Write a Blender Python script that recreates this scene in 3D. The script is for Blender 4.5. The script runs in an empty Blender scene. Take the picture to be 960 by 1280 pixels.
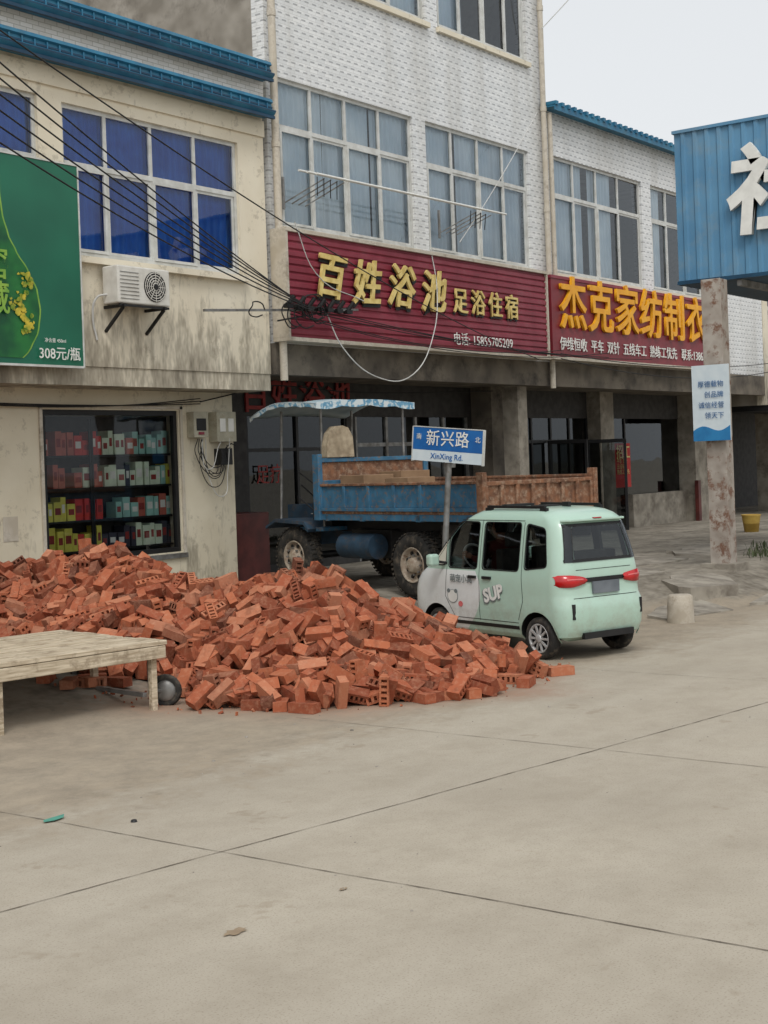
import bpy, bmesh, math, random
import numpy as np
from mathutils import Vector, Matrix
random.seed(7); rng=np.random.default_rng(7)
sc=bpy.context.scene
def lin(c): return c/12.92 if c<=.04045 else ((c+.055)/1.055)**2.4
def S(r,g,b): return (lin(r/255),lin(g/255),lin(b/255),1)

# ---------------------------------------------------------------- materials
def newmat(name):
    m=bpy.data.materials.new(name); m.use_nodes=True; nt=m.node_tree
    return m,nt,nt.nodes['Principled BSDF']
def N(nt,t,**k):
    n=nt.nodes.new(t)
    for a,b in k.items(): setattr(n,a,b)
    return n
def ramp(nt,src,stops):
    r=N(nt,'ShaderNodeValToRGB'); e=r.color_ramp.elements
    while len(e)<len(stops): e.new(.5)
    for i,(p,c) in enumerate(stops):
        e[i].position=p; e[i].color=c if len(c)==4 else (*c,1)
    nt.links.new(src,r.inputs[0]); return r.outputs[0]
def mix(nt,fac,a,b,mode='MIX'):
    m=N(nt,'ShaderNodeMix',data_type='RGBA',blend_type=mode)
    for s,v in ((0,fac),(6,a),(7,b)):
        if hasattr(v,'links'): nt.links.new(v,m.inputs[s])
        else: m.inputs[s].default_value=v
    return m.outputs[2]
def math_(nt,op,a,b=0.0,clamp=False):
    m=N(nt,'ShaderNodeMath',operation=op,use_clamp=clamp)
    for i,v in enumerate((a,b)):
        if hasattr(v,'links'): nt.links.new(v,m.inputs[i])
        else: m.inputs[i].default_value=v
    return m.outputs[0]
def noise(nt,scale,detail=4,vec=None,rough=.55,stretch=None):
    n=N(nt,'ShaderNodeTexNoise'); n.inputs['Scale'].default_value=scale; n.inputs['Detail'].default_value=min(detail,4); n.inputs['Roughness'].default_value=rough
    if vec is None:
        tc=N(nt,'ShaderNodeTexCoord'); vec=tc.outputs['Object']
    if stretch:
        mp=N(nt,'ShaderNodeMapping'); mp.inputs['Scale'].default_value=stretch; nt.links.new(vec,mp.inputs[0]); vec=mp.outputs[0]
    nt.links.new(vec,n.inputs['Vector']); return n.outputs['Fac']
def bump(nt,b,h,strength=.3,dist=.01):
    n=N(nt,'ShaderNodeBump'); n.inputs['Strength'].default_value=strength; n.inputs['Distance'].default_value=dist
    nt.links.new(h,n.inputs['Height']); nt.links.new(n.outputs[0],b.inputs['Normal'])
def pm(name,c1,c2=None,scale=6,rough=.7,metal=0,bs=0,bscale=60,spec=.4,dirt=None,dirtscale=3,dlo=.5,dhi=.75,stretch=None):
    m,nt,b=newmat(name)
    if c2 is None: c2=tuple(x*.8 for x in c1[:3])+(1,)
    f=noise(nt,scale,2,stretch=stretch); col=ramp(nt,f,[(.35,c2),(.65,c1)])
    if dirt:
        d=noise(nt,dirtscale,4,rough=.75); fd=ramp(nt,d,[(dlo,(0,0,0)),(dhi,(1,1,1))]); col=mix(nt,fd,col,dirt)
    nt.links.new(col,b.inputs['Base Color'])
    b.inputs['Roughness'].default_value=rough; b.inputs['Metallic'].default_value=metal; b.inputs['Specular IOR Level'].default_value=spec
    if bs: bump(nt,b,noise(nt,bscale,2),bs,.005)
    return m
M={}
M['frame']=pm('white_aluminium',S(205,206,202),S(184,184,178),rough=.4)
M['dark']=pm('dark_void',S(38,38,38),S(28,28,28))
M['black']=pm('black_plastic',S(30,30,31),S(22,22,23),rough=.5)
M['rubber']=pm('rubber',S(52,50,47),S(34,33,31),scale=10,rough=.85,dirt=S(120,108,92),dirtscale=9,dlo=.5,dhi=.85)
M['steel']=pm('steel_grey',S(150,150,148),S(110,108,104),rough=.45,metal=.5,dirt=S(110,80,55),dirtscale=8,dlo=.6,dhi=.8)
M['rust']=pm('rusty_steel',S(136,94,68),S(98,70,54),scale=9,rough=.85,dirt=S(158,134,112),dirtscale=12,dlo=.48,dhi=.7)
M['blue_truck']=pm('blue_truck_paint',S(62,112,142),S(48,92,120),scale=5,rough=.6,dirt=S(116,98,84),dirtscale=14,dlo=.52,dhi=.66)
M['red_sign']=pm('maroon_cladding',S(140,50,66),S(122,42,56),scale=2,rough=.5,dirt=S(128,66,74),dirtscale=2)
M['gold']=pm('gold_letters',S(222,200,130),S(196,170,96),rough=.45)
M['yellow']=pm('yellow_letters',S(236,172,36),S(226,156,26),rough=.5)
M['white']=pm('white_letters',S(228,228,222),S(214,214,208),rough=.5)
M['pvc']=pm('pvc_pipe',S(205,198,184),S(180,170,152),scale=3,rough=.5,dirt=S(140,128,110))
M['wood']=pm('weathered_wood',S(206,192,168),S(160,144,120),scale=3,rough=.85,bs=.4,dirt=S(128,112,92),dirtscale=5,dlo=.52,dhi=.72,stretch=(1.2,14,14))
M['concrete']=pm('grey_concrete',S(160,153,140),S(128,121,110),scale=3,rough=.9,bs=.2,dirt=S(96,88,78),dirtscale=2.2)
M['cement']=pm('cement_render',S(158,152,142),S(126,120,110),scale=2,rough=.95,bs=.2,dirt=S(96,90,82),dirtscale=1.5)
M['beam']=pm('dirty_beam',S(118,110,98),S(88,82,74),scale=2,rough=.95,bs=.2,dirt=S(60,56,52),dirtscale=2.5)
M['maroon_tile']=pm('maroon_tile',S(96,44,40),S(74,34,32),scale=4,rough=.45)
M['darkred']=pm('dark_red_letters',S(150,54,50),S(124,44,42))
M['curt_blue']=pm('blue_curtain',S(52,112,204),S(34,84,176),scale=2,rough=.9)
M['curt_white']=pm('pale_curtain',S(236,243,247),S(208,221,230),scale=1.2,rough=.9)
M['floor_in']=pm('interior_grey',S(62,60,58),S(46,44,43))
M['black_cable']=pm('cable_black',S(32,32,32),S(26,26,26))
M['white_cable']=pm('cable_white',S(200,200,196),S(180,180,176))

def glass(name,tint,refl=1.0,rough=.02):
    m,nt,b=newmat(name); nt.nodes.remove(b); out=nt.nodes['Material Output']
    tr=N(nt,'ShaderNodeBsdfTransparent'); tr.inputs[0].default_value=tint
    gl=N(nt,'ShaderNodeBsdfGlossy'); gl.inputs['Roughness'].default_value=rough; gl.inputs[0].default_value=(.9,.95,1,1)
    fr=N(nt,'ShaderNodeFresnel'); fr.inputs[0].default_value=1.55
    f=math_(nt,'MULTIPLY',fr.outputs[0],refl,True)
    mx=N(nt,'ShaderNodeMixShader'); nt.links.new(f,mx.inputs[0]); nt.links.new(tr.outputs[0],mx.inputs[1]); nt.links.new(gl.outputs[0],mx.inputs[2]); nt.links.new(mx.outputs[0],out.inputs[0])
    bp=N(nt,'ShaderNodeBump'); bp.inputs['Strength'].default_value=.08; bp.inputs['Distance'].default_value=.02
    nt.links.new(noise(nt,1.7,1),bp.inputs['Height']); nt.links.new(bp.outputs[0],gl.inputs['Normal'])
    return m
M['glass']=glass('window_glass',(.90,.94,.96,1),1.2)
M['glass_shop']=glass('shop_glass',(.78,.80,.80,1),.8)
M['glass_dark']=glass('tinted_shop_glass',(.30,.32,.32,1),1.0)
M['glass_car']=glass('car_glass',(.50,.54,.54,1),1.1)

def tile_mat():
    m,nt,b=newmat('white_strip_tile')
    tc=N(nt,'ShaderNodeTexCoord'); sp=N(nt,'ShaderNodeSeparateXYZ'); nt.links.new(tc.outputs['Object'],sp.inputs[0])
    h=math_(nt,'ADD',sp.outputs[0],sp.outputs[1]); cb=N(nt,'ShaderNodeCombineXYZ'); nt.links.new(h,cb.inputs[0]); nt.links.new(sp.outputs[2],cb.inputs[1])
    def brick(bw,rh,ms,off=.5):
        br=N(nt,'ShaderNodeTexBrick'); nt.links.new(cb.outputs[0],br.inputs[0]); br.inputs['Scale'].default_value=1
        br.inputs['Brick Width'].default_value=bw; br.inputs['Row Height'].default_value=rh; br.inputs['Mortar Size'].default_value=ms; br.inputs['Mortar Smooth'].default_value=.1; br.offset=off; return br
    br=brick(.19,.052,.003); br.inputs['Color1'].default_value=S(228,229,228); br.inputs['Color2'].default_value=S(212,214,214); br.inputs['Mortar'].default_value=S(190,190,188)
    # printed dark slit under every other tile, staggered row by row
    row=math_(nt,'FLOOR',math_(nt,'DIVIDE',sp.outputs[2],.104)); fz=math_(nt,'FRACT',math_(nt,'DIVIDE',sp.outputs[2],.104))
    fx=math_(nt,'FRACT',math_(nt,'ADD',math_(nt,'DIVIDE',h,.19),math_(nt,'MULTIPLY',row,.5)))
    dash=math_(nt,'MULTIPLY',math_(nt,'LESS_THAN',fz,.24),math_(nt,'MULTIPLY',math_(nt,'GREATER_THAN',fx,.12),math_(nt,'LESS_THAN',fx,.66)))
    c=mix(nt,math_(nt,'MULTIPLY',dash,.62),br.outputs['Color'],S(112,114,118))
    st=ramp(nt,noise(nt,1,4,stretch=(1.6,1.6,.18),rough=.65),[(.48,(0,0,0)),(.8,(.5,.5,.5))])
    c=mix(nt,st,c,S(150,144,130))
    nt.links.new(c,b.inputs['Base Color']); b.inputs['Roughness'].default_value=.4
    return m
M['tile']=tile_mat()
def plain_tile():
    m,nt,b=newmat('white_parapet_tile')
    tc=N(nt,'ShaderNodeTexCoord'); sp=N(nt,'ShaderNodeSeparateXYZ'); nt.links.new(tc.outputs['Object'],sp.inputs[0])
    h=math_(nt,'ADD',sp.outputs[0],sp.outputs[1]); cb=N(nt,'ShaderNodeCombineXYZ'); nt.links.new(h,cb.inputs[0]); nt.links.new(sp.outputs[2],cb.inputs[1])
    br=N(nt,'ShaderNodeTexBrick'); nt.links.new(cb.outputs[0],br.inputs[0]); br.inputs['Scale'].default_value=1
    br.inputs['Color1'].default_value=S(232,230,226); br.inputs['Color2'].default_value=S(218,215,208); br.inputs['Mortar'].default_value=S(180,176,166)
    br.inputs['Brick Width'].default_value=.2; br.inputs['Row Height'].default_value=.06; br.inputs['Mortar Size'].default_value=.005
    nt.links.new(br.outputs['Color'],b.inputs['Base Color']); b.inputs['Roughness'].default_value=.4
    return m
M['ptile']=plain_tile()
def stucco(name,c1,c2,zlo,zhi,amt=.26):
    m,nt,b=newmat(name)
    tc=N(nt,'ShaderNodeTexCoord'); sp=N(nt,'ShaderNodeSeparateXYZ'); nt.links.new(tc.outputs['Object'],sp.inputs[0])
    base=ramp(nt,noise(nt,1.2,3),[(.3,c2),(.7,c1)])
    low=N(nt,'ShaderNodeMapRange'); nt.links.new(sp.outputs[2],low.inputs[0]); low.inputs[1].default_value=zlo; low.inputs[2].default_value=zhi; low.inputs[3].default_value=amt; low.inputs[4].default_value=-.03
    streak=noise(nt,1,4,stretch=(2.6,2.6,.7),rough=.82)
    f=ramp(nt,math_(nt,'ADD',streak,low.outputs[0]),[(.58,(0,0,0)),(.72,(.6,.6,.6)),(.9,(1,1,1))])
    c=mix(nt,math_(nt,'MULTIPLY',f,.85),base,S(92,84,70))
    bl=ramp(nt,noise(nt,3.5,4,rough=.78),[(.57,(0,0,0)),(.64,(1,1,1))])
    c=mix(nt,math_(nt,'MULTIPLY',bl,.35),c,S(138,128,110))
    nt.links.new(c,b.inputs['Base Color']); b.inputs['Roughness'].default_value=.92; bump(nt,b,noise(nt,40,2),.25,.006)
    return m
M['stucco']=stucco('beige_stucco',S(226,218,198),S(212,202,180),3.5,5.0)
M['stucco_low']=stucco('beige_stucco_ground',S(218,210,188),S(202,192,168),.2,1.8,.16)

# ---------------------------------------------------------------- mesh builder
class MB:
    def __init__(s): s.v=[];s.f=[];s.m=[];s.sm=[];s.mats=[]
    def mi(s,m):
        m=M[m] if isinstance(m,str) else m
        if m not in s.mats: s.mats.append(m)
        return s.mats.index(m)
    def add(s,vs,fs,mat,smooth=False,T=None):
        o=len(s.v); k=s.mi(mat)
        for v in vs:
            v=Vector(v)
            s.v.append(T@v if T is not None else v)
        for f in fs: s.f.append([i+o for i in f]); s.m.append(k); s.sm.append(smooth)
    def box(s,x0,x1,y0,y1,z0,z1,mat,T=None):
        vs=[(x,y,z) for x in (x0,x1) for y in (y0,y1) for z in (z0,z1)]
        s.add(vs,[(0,1,3,2),(4,6,7,5),(0,4,5,1),(2,3,7,6),(0,2,6,4),(1,5,7,3)],mat,False,T)
    def bar(s,p,q,w,h,mat,T=None):
        p=Vector(p);q=Vector(q);d=(q-p).normalized()
        up=Vector((0,0,1)) if abs(d.z)<.95 else Vector((0,1,0))
        a=d.cross(up).normalized()*w/2; b=d.cross(a).normalized()*h/2
        vs=[p-a-b,p+a-b,p+a+b,p-a+b,q-a-b,q+a-b,q+a+b,q-a+b]
        s.add(vs,[(3,2,1,0),(4,5,6,7),(0,1,5,4),(1,2,6,5),(2,3,7,6),(3,0,4,7)],mat,False,T)
    def cyl(s,p,q,r0,mat,r1=None,n=16,caps=True,T=None):
        r1=r0 if r1 is None else r1
        p=Vector(p);q=Vector(q);d=(q-p).normalized()
        up=Vector((0,0,1)) if abs(d.z)<.95 else Vector((1,0,0))
        a=d.cross(up).normalized(); b=d.cross(a)
        vs=[];
        for c,r in ((p,r0),(q,r1)):
            for i in range(n):
                t=2*math.pi*i/n; vs.append(c+a*(r*math.cos(t))+b*(r*math.sin(t)))
        s.add(vs,[(i,(i+1)%n,n+(i+1)%n,n+i) for i in range(n)],mat,True,T)
        if caps: s.add(vs,[tuple(range(n))[::-1],tuple(range(n,2*n))],mat,False,T)
    def prism(s,poly,axis,a,b,mat,T=None):
        n=len(poly)
        def P(u,w,c): return {'x':(c,u,w),'y':(u,c,w),'z':(u,w,c)}[axis]
        vs=[P(u,w,a) for u,w in poly]+[P(u,w,b) for u,w in poly]
        s.add(vs,[tuple(range(n))[::-1],tuple(range(n,2*n))]+[(i,(i+1)%n,n+(i+1)%n,n+i) for i in range(n)],mat,False,T)
    def revolve(s,prof,c,axis,mat,n=28,T=None):
        ax=Vector(axis).normalized(); up=Vector((0,0,1)) if abs(ax.z)<.9 else Vector((1,0,0))
        a=ax.cross(up).normalized(); b=ax.cross(a); c=Vector(c)
        vs=[c+ax*o+a*(r*math.cos(2*math.pi*i/n))+b*(r*math.sin(2*math.pi*i/n)) for r,o in prof for i in range(n)]
        fs=[(j*n+i,j*n+(i+1)%n,(j+1)*n+(i+1)%n,(j+1)*n+i) for j in range(len(prof)-1) for i in range(n)]
        s.add(vs,fs,mat,True,T)
    def build(s,name,parent=None,bevel=0,fix=True):
        me=bpy.data.meshes.new(name); me.from_pydata([tuple(v) for v in s.v],[],s.f)
        for m in s.mats: me.materials.append(m)
        me.polygons.foreach_set('material_index',s.m); me.polygons.foreach_set('use_smooth',s.sm)
        me.update()
        if fix:
            bm=bmesh.new(); bm.from_mesh(me); bmesh.ops.recalc_face_normals(bm,faces=bm.faces); bm.to_mesh(me); bm.free()
        ob=bpy.data.objects.new(name,me); sc.collection.objects.link(ob)
        if bevel:
            b=ob.modifiers.new('bevel','BEVEL'); b.width=bevel; b.segments=2; b.limit_method='ANGLE'; b.angle_limit=math.radians(50)
        if parent: ob.parent=parent
        return ob
def empty(name,loc=(0,0,0),rot=(0,0,0)):
    e=bpy.data.objects.new(name,None); sc.collection.objects.link(e); e.location=loc; e.rotation_euler=rot; e.empty_display_size=.2; return e
def text(body,size,loc,mat,parent,rz=0,extrude=.01,off=0,name='lettering',align='LEFT',shear=0,spacing=1,sx=1,tilt=0):
    cu=bpy.data.curves.new(name,'FONT'); cu.body=body; cu.size=size; cu.extrude=extrude; cu.offset=off; cu.align_x=align; cu.align_y='CENTER'; cu.shear=shear; cu.space_character=spacing; cu.resolution_u=3
    cu.materials.append(M[mat] if isinstance(mat,str) else mat)
    ob=bpy.data.objects.new(name,cu); sc.collection.objects.link(ob); ob.location=loc; ob.rotation_euler=(math.pi/2,tilt,rz); ob.scale=(sx,1,1); ob.parent=parent; return ob
def cable(name,pts,r,mat,parent=None,cyc=False):
    cu=bpy.data.curves.new(name,'CURVE'); cu.dimensions='3D'; cu.bevel_depth=r; cu.bevel_resolution=1; cu.resolution_u=6
    sp=cu.splines.new('BEZIER'); sp.bezier_points.add(len(pts)-1)
    for b,p in zip(sp.bezier_points,pts): b.co=p; b.handle_left_type=b.handle_right_type='AUTO'
    sp.use_cyclic_u=cyc
    cu.materials.append(M[mat]); ob=bpy.data.objects.new(name,cu); sc.collection.objects.link(ob); ob.parent=parent; return ob
def sag(a,b,s,n=7):
    a=Vector(a);b=Vector(b); return [a.lerp(b,i/(n-1))-Vector((0,0,s*4*(i/(n-1))*(1-i/(n-1)))) for i in range(n)]

# ---------------------------------------------------------------- brick pile height field
SL=.385
ridge=[(7.0,13.6,.86),(9.3,13.6,.95),(11.0,13.2,1.07),(11.4,12.4,1.10),(11.2,11.4,.94),(11.4,10.4,.87),(11.55,9.5,.90),(11.4,8.8,.64),(11.2,8.3,.38)]
pts=[]
for (a,b_) in zip(ridge,ridge[1:]):
    for i in range(6): t=i/6; pts.append([a[k]+(b_[k]-a[k])*t for k in range(3)])
pts=np.array(pts)
def hp(x,y):
    dx=x-pts[:,0]; dx=np.where(dx>0,dx*1.75,dx); dy=y-pts[:,1]; d=np.sqrt(dx*dx+dy*dy)
    h=float(np.max(pts[:,2]-SL*d))
    h+=.09*math.sin(x*2.3+1)*math.sin(y*2.1+.5)+.05*math.sin(x*5.1+y*4)
    if y>14.6: h-=(y-14.6)*2
    return h

# ---------------------------------------------------------------- ground
def sst(t): t=max(0,min(1,t)); return t*t*(3-2*t)
def g(x,y):
    t=max(0,min(1,(x-16)/3)); y0=8.9-1.5*t; y1=y0+3-1.4*t
    return .36*sst((y-y0)/(y1-y0))
xs=[-400,-120,-50,-20]+list(np.arange(-10,4,.4))+list(np.arange(4,16,.2))+list(np.arange(16,48,.4))+[60,100,400]
ys=[-400,-120,-40,-15]+list(np.arange(-8,22,.25))+[30,60,120,400]
gv=[(x,y,g(x,y)+(.016*math.sin(x*2.1+y*1.3)*math.sin(y*2.7-x)+.01*math.sin(x*5.3)*math.sin(y*6.1) if g(x,y)>.02 and y<14 else 0)) for y in ys for x in xs]
nx=len(xs); gf=[(j*nx+i,j*nx+i+1,(j+1)*nx+i+1,(j+1)*nx+i) for j in range(len(ys)-1) for i in range(nx-1)]
def ground_mat():
    m,nt,b=newmat('concrete_road')
    tc=N(nt,'ShaderNodeTexCoord'); sp=N(nt,'ShaderNodeSeparateXYZ'); nt.links.new(tc.outputs['Object'],sp.inputs[0])
    big=noise(nt,.35,4,rough=.6); c=ramp(nt,big,[(.3,S(160,151,136)),(.7,S(177,168,152))])
    medn=noise(nt,3.2,4,rough=.8); med=ramp(nt,medn,[(.42,(0,0,0)),(.72,(1,1,1))]); c=mix(nt,math_(nt,'MULTIPLY',med,.38),c,S(142,132,116))
    stk=ramp(nt,noise(nt,1,4,stretch=(.25,1.6,1)),[(.45,(0,0,0)),(.75,(1,1,1))]); c=mix(nt,math_(nt,'MULTIPLY',stk,.28),c,S(190,183,169))
    spk=ramp(nt,noise(nt,90,1),[(.58,(0,0,0)),(.68,(1,1,1))]); c=mix(nt,math_(nt,'MULTIPLY',spk,.40),c,S(122,111,96))
    wn=noise(nt,1.1,4,rough=.9); wl=ramp(nt,wn,[(.62,(0,0,0)),(.68,(1,1,1))]); c=mix(nt,math_(nt,'MULTIPLY',wl,.34),c,S(132,117,97))
    dist=math_(nt,'SUBTRACT',sp.outputs[1],math_(nt,'ADD',6.6,math_(nt,'MULTIPLY',math_(nt,'SUBTRACT',wn,.5),3.2)))
    fd=N(nt,'ShaderNodeMapRange'); nt.links.new(dist,fd.inputs[0]); fd.inputs[1].default_value=0; fd.inputs[2].default_value=.7; fd.inputs[4].default_value=.55
    c=mix(nt,fd.outputs[0],c,ramp(nt,medn,[(.35,S(112,99,82)),(.65,S(160,145,124))]))
    # brick dust trodden out around the heap
    at=N(nt,'ShaderNodeAttribute'); at.attribute_name='dust'
    du=math_(nt,'MULTIPLY',math_(nt,'MULTIPLY',at.outputs['Fac'],ramp(nt,medn,[(.3,(.2,.2,.2)),(.6,(1,1,1))])),.55)
    c=mix(nt,du,c,S(150,104,82))
    zz=math_(nt,'ADD',sp.outputs[2],math_(nt,'MULTIPLY',math_(nt,'SUBTRACT',medn,.5),.25))
    fz=ramp(nt,zz,[(.05,(0,0,0)),(.12,(1,1,1))])
    ap=ramp(nt,wn,[(.35,S(104,97,86)),(.6,S(150,143,130))])
    c=mix(nt,fz,c,ap)
    nt.links.new(c,b.inputs['Base Color']); b.inputs['Roughness'].default_value=.92; b.inputs['Specular IOR Level'].default_value=.25
    bump(nt,b,noise(nt,110,2),.3,.006)
    return m
M['ground']=ground_mat()
me=bpy.data.meshes.new('ground'); me.from_pydata(gv,[],gf); me.materials.append(M['ground']); me.polygons.foreach_set('use_smooth',[True]*len(gf))
at=me.attributes.new('dust','FLOAT','POINT')
at.data.foreach_set('value',[sst((hp(v[0],v[1])+.32)/.36) if (2<v[0]<16 and 4<v[1]<15) else 0.0 for v in gv])
ground=bpy.data.objects.new('ground',me); sc.collection.objects.link(ground)
M['joint']=pm('slab_joint',S(118,108,94),S(94,86,76),scale=8,rough=1)
M['stain']=pm('oil_stain',S(150,132,108),S(138,120,98),scale=20,rough=.9)
jb=MB()
def joint(p,q,w=.011):
    p=Vector((*p,0));q=Vector((*q,0)); n=int((q-p).length/.10); d=(q-p).normalized(); s=Vector((-d.y,d.x,0)); vs=[]; o=0
    for i in range(n+1):
        c=p.lerp(q,i/n); o+=random.uniform(-.004,.004); o*=.96; ww=w*random.uniform(.25,1.0)
        z=g(c.x,c.y)+.004
        vs+= [Vector((c.x,c.y,z))+s*(o-ww/2),Vector((c.x,c.y,z))+s*(o+ww/2)]
    jb.add(vs,[(2*i,2*i+2,2*i+3,2*i+1) for i in range(n)],'joint')
joint((-6,7.42),(5.85,5.54)); joint((5.85,5.54),(9.22,4.99)); joint((9.22,4.99),(32,1.7))
joint((5.84,-4),(5.80,7.6)); joint((9.12,-4),(9.24,7.9),.008); joint((12.6,-4),(12.62,6.9),.007); joint((2.4,-4),(2.4,9)); joint((16,-4),(16.1,7),.007)
jb.build('slab_joints',ground,fix=False)
sb=MB()
for cx,cy,r in [(4.83,4.54,.045),(5.6,4.51,.02)]:
    n=18; vs=[(cx,cy,g(cx,cy)+.006)]+[(cx+r*random.uniform(.5,1.3)*1.6*math.cos(2*math.pi*i/n),cy+r*random.uniform(.3,1.0)*math.sin(2*math.pi*i/n),g(cx,cy)+.006) for i in range(n)]
    sb.add(vs,[(0,1+i,1+(i+1)%n) for i in range(n)],'stain')
sb.build('ground_stains',ground,fix=False)
bs_=MB()
for cx,cy,rx,ry in [(17.6,8.1,1.0,.5),(18.9,8.5,.9,.5),(19.5,7.6,1.0,.35),(22.5,7.5,1.6,.4),(17.0,9.2,.8,.6),(19.0,9.9,1.3,.6),(21.4,10.6,1.4,.6),(24,10.4,1.5,.7)]:
    n=9; ang=sorted(random.uniform(0,6.28) for _ in range(n)); pl=[(cx+rx*random.uniform(.7,1.1)*math.cos(a),cy+ry*random.uniform(.7,1.1)*math.sin(a)) for a in ang]
    zt=g(cx,cy)+.03; zs_=[zt+.05*(p[1]-cy) for p in pl]
    vs=[(p[0],p[1],max(z,g(*p)+.012)) for p,z in zip(pl,zs_)]+[(p[0],p[1],g(*p)-.05) for p in pl]
    bs_.add(vs,[tuple(range(n))]+[(i,(i+1)%n,n+(i+1)%n,n+i) for i in range(n)],'concrete')
bs_.build('broken_slabs',ground)

# ---------------------------------------------------------------- facade helpers
def wall(mb,x0,x1,z0,z1,y,t,ops,mat,reveal=None):
    X=sorted({x0,x1,*[o[0] for o in ops],*[o[1] for o in ops]}); Z=sorted({z0,z1,*[o[2] for o in ops],*[o[3] for o in ops]})
    for i in range(len(X)-1):
        for j in range(len(Z)-1):
            cx=(X[i]+X[i+1])/2; cz=(Z[j]+Z[j+1])/2
            if any(o[0]<cx<o[1] and o[2]<cz<o[3] for o in ops): continue
            for yy in (y,y+t): mb.add([(X[i],yy,Z[j]),(X[i+1],yy,Z[j]),(X[i+1],yy,Z[j+1]),(X[i],yy,Z[j+1])],[(0,1,2,3)],mat)
    r=reveal or mat
    for a,b,c,d in ops:
        mb.add([(a,y,c),(b,y,c),(b,y,d),(a,y,d),(a,y+t,c),(b,y+t,c),(b,y+t,d),(a,y+t,d)],[(0,1,5,4),(1,2,6,5),(2,3,7,6),(3,0,4,7)],r)
    mb.add([(x0,y,z0),(x1,y,z0),(x1,y,z1),(x0,y,z1),(x0,y+t,z0),(x1,y+t,z0),(x1,y+t,z1),(x0,y+t,z1)],[(0,1,5,4),(1,2,6,5),(2,3,7,6),(3,0,4,7)],mat)
def curtain(mb,x0,x1,z0,z1,y,mat,wl=.13,amp=.026):
    n=int((x1-x0)/.022); vs=[]
    ph=random.random()*6
    for i in range(n+1):
        x=x0+(x1-x0)*i/n; a=amp*(math.sin(2*math.pi*x/wl+ph+1.2*math.sin(x*3))+.4*math.sin(x*11))
        vs+=[(x,y+a*.7,z1),(x,y+a*1.2+.01*math.sin(x*5),z0)]
    mb.add(vs,[(2*i,2*i+1,2*i+3,2*i+2) for i in range(n)],mat,True)
def window(mb,gb,cb,x0,x1,z0,z1,y,mull,tr,cmat,sash=True,fr='frame',gl='glass',cgaps=()):
    w=.028; a,b=y+.05,y+.11
    mb.box(x0,x1,a,b,z0,z0+2*w,fr); mb.box(x0,x1,a,b,z1-2*w,z1,fr)
    mb.box(x0,x0+2*w,a+.002,b-.002,z0+2*w,z1-2*w,fr); mb.box(x1-2*w,x1,a+.002,b-.002,z0+2*w,z1-2*w,fr)
    for i,m in enumerate(mull):
        mb.box(m-w,m+w,a+.004,b-.004,z0+2*w,z1-2*w,fr)
    if tr: mb.box(x0+2*w,x1-2*w,a-.004,b-.008,tr-w*1.2,tr+w*1.2,fr)
    xe=[x0+2*w]+list(mull)+[x1-2*w]
    for i in range(len(xe)-1):
        for za,zb in ((z0,tr or z1),(tr,z1)) if tr else ((z0,z1),):
            k1,k2=random.uniform(-.006,.006),random.uniform(-.006,.006)
            gb.add([(xe[i],y+.08+k1,za),(xe[i+1],y+.08-k1,za),(xe[i+1],y+.08-k1+k2,zb),(xe[i],y+.08+k1+k2,zb)],[(0,1,2,3)],gl)
    if sash and tr:
        for i in range(len(xe)-1):
            l,r=xe[i]+.01,xe[i+1]-.01; k=.06 if i%2 else .035; yy=y+k
            for p in (l,r-.045): mb.box(p,p+.045,yy,yy+.035,z0+.06,tr-.03,fr)
            mb.box(l+.045,r-.045,yy+.002,yy+.033,z0+.06,z0+.1,fr); mb.box(l+.045,r-.045,yy+.002,yy+.033,tr-.075,tr-.03,fr)
    if cmat:
        for s0,s1 in (cgaps or [(x0,x1)]): curtain(cb,s0,s1,z0+.02,z1-.02,y+.175,cmat)
def shell(mb,x0,x1,z0,z1,yf,yb,mat,floors=()):
    mb.box(x0,x0+.2,yf,yb,z0,z1,mat); mb.box(x1-.2,x1,yf,yb,z0,z1,mat); mb.box(x0+.2,x1-.2,yb-.2,yb,z0,z1,mat)
    mb.box(x0+.2,x1-.2,yf+.01,yb-.2,z1-.2,z1-.01,mat)
    for zf in floors: mb.box(x0+.2,x1-.2,yf+.01,yb-.2,zf,zf+.2,'floor_in')

# ---------------------------------------------------------------- building 1 (left, two storeys)
M['blue_trim']=pm('blue_eave_tile',S(52,122,152),S(36,98,130),scale=3,rough=.5,dirt=S(60,100,120),dirtscale=2)
M['blue_dark']=pm('blue_eave_dark',S(24,66,92),S(18,52,76),scale=3,rough=.5)
b1=empty('two_storey_shop_building')
w=MB(); fr=MB(); gl=MB(); cu=MB()
wall(w,5.0,16.34,3.55,8.2,14.2,.24,[(12.4,15.76,5.0,6.97),(8.6,12.0,5.0,7.0),(5.4,8.0,5.0,7.0)],'stucco')
w.box(5,16.34,14.16,14.197,7.72,8.0,'ptile'); w.box(5,16.34,14.165,14.197,7.14,7.38,'stucco')
wall(w,5.0,16.2,.0,3.30,14.9,.24,[(12.49,15.02,.95,3.02),(6.5,11.2,.3,3.0)],'stucco_low')
w.box(5,16.34,14.22,14.9,3.3,3.548,'stucco'); w.box(5,16.34,14.9,15.1,3.3,3.548,'stucco')
w.box(12.35,15.82,14.10,14.198,4.9,4.985,'stucco')
w.box(16.0,16.2,15.14,22,0,3.3,'stucco_low')
shell(w,5.0,16.34,3.56,7.9,14.44,22,'cement',(3.56,))
w.box(5,5.2,15.14,22,0,3.5,'cement'); w.box(5.2,16,21.8,22,0,3.5,'cement')
w.box(5.2,16,15.14,21.8,.28,.34,'floor_in')
w.build('walls',b1)
window(fr,gl,cu,12.4,15.76,5.0,6.97,14.2,[13.18,14.02,14.88],6.2,'curt_blue')
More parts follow.
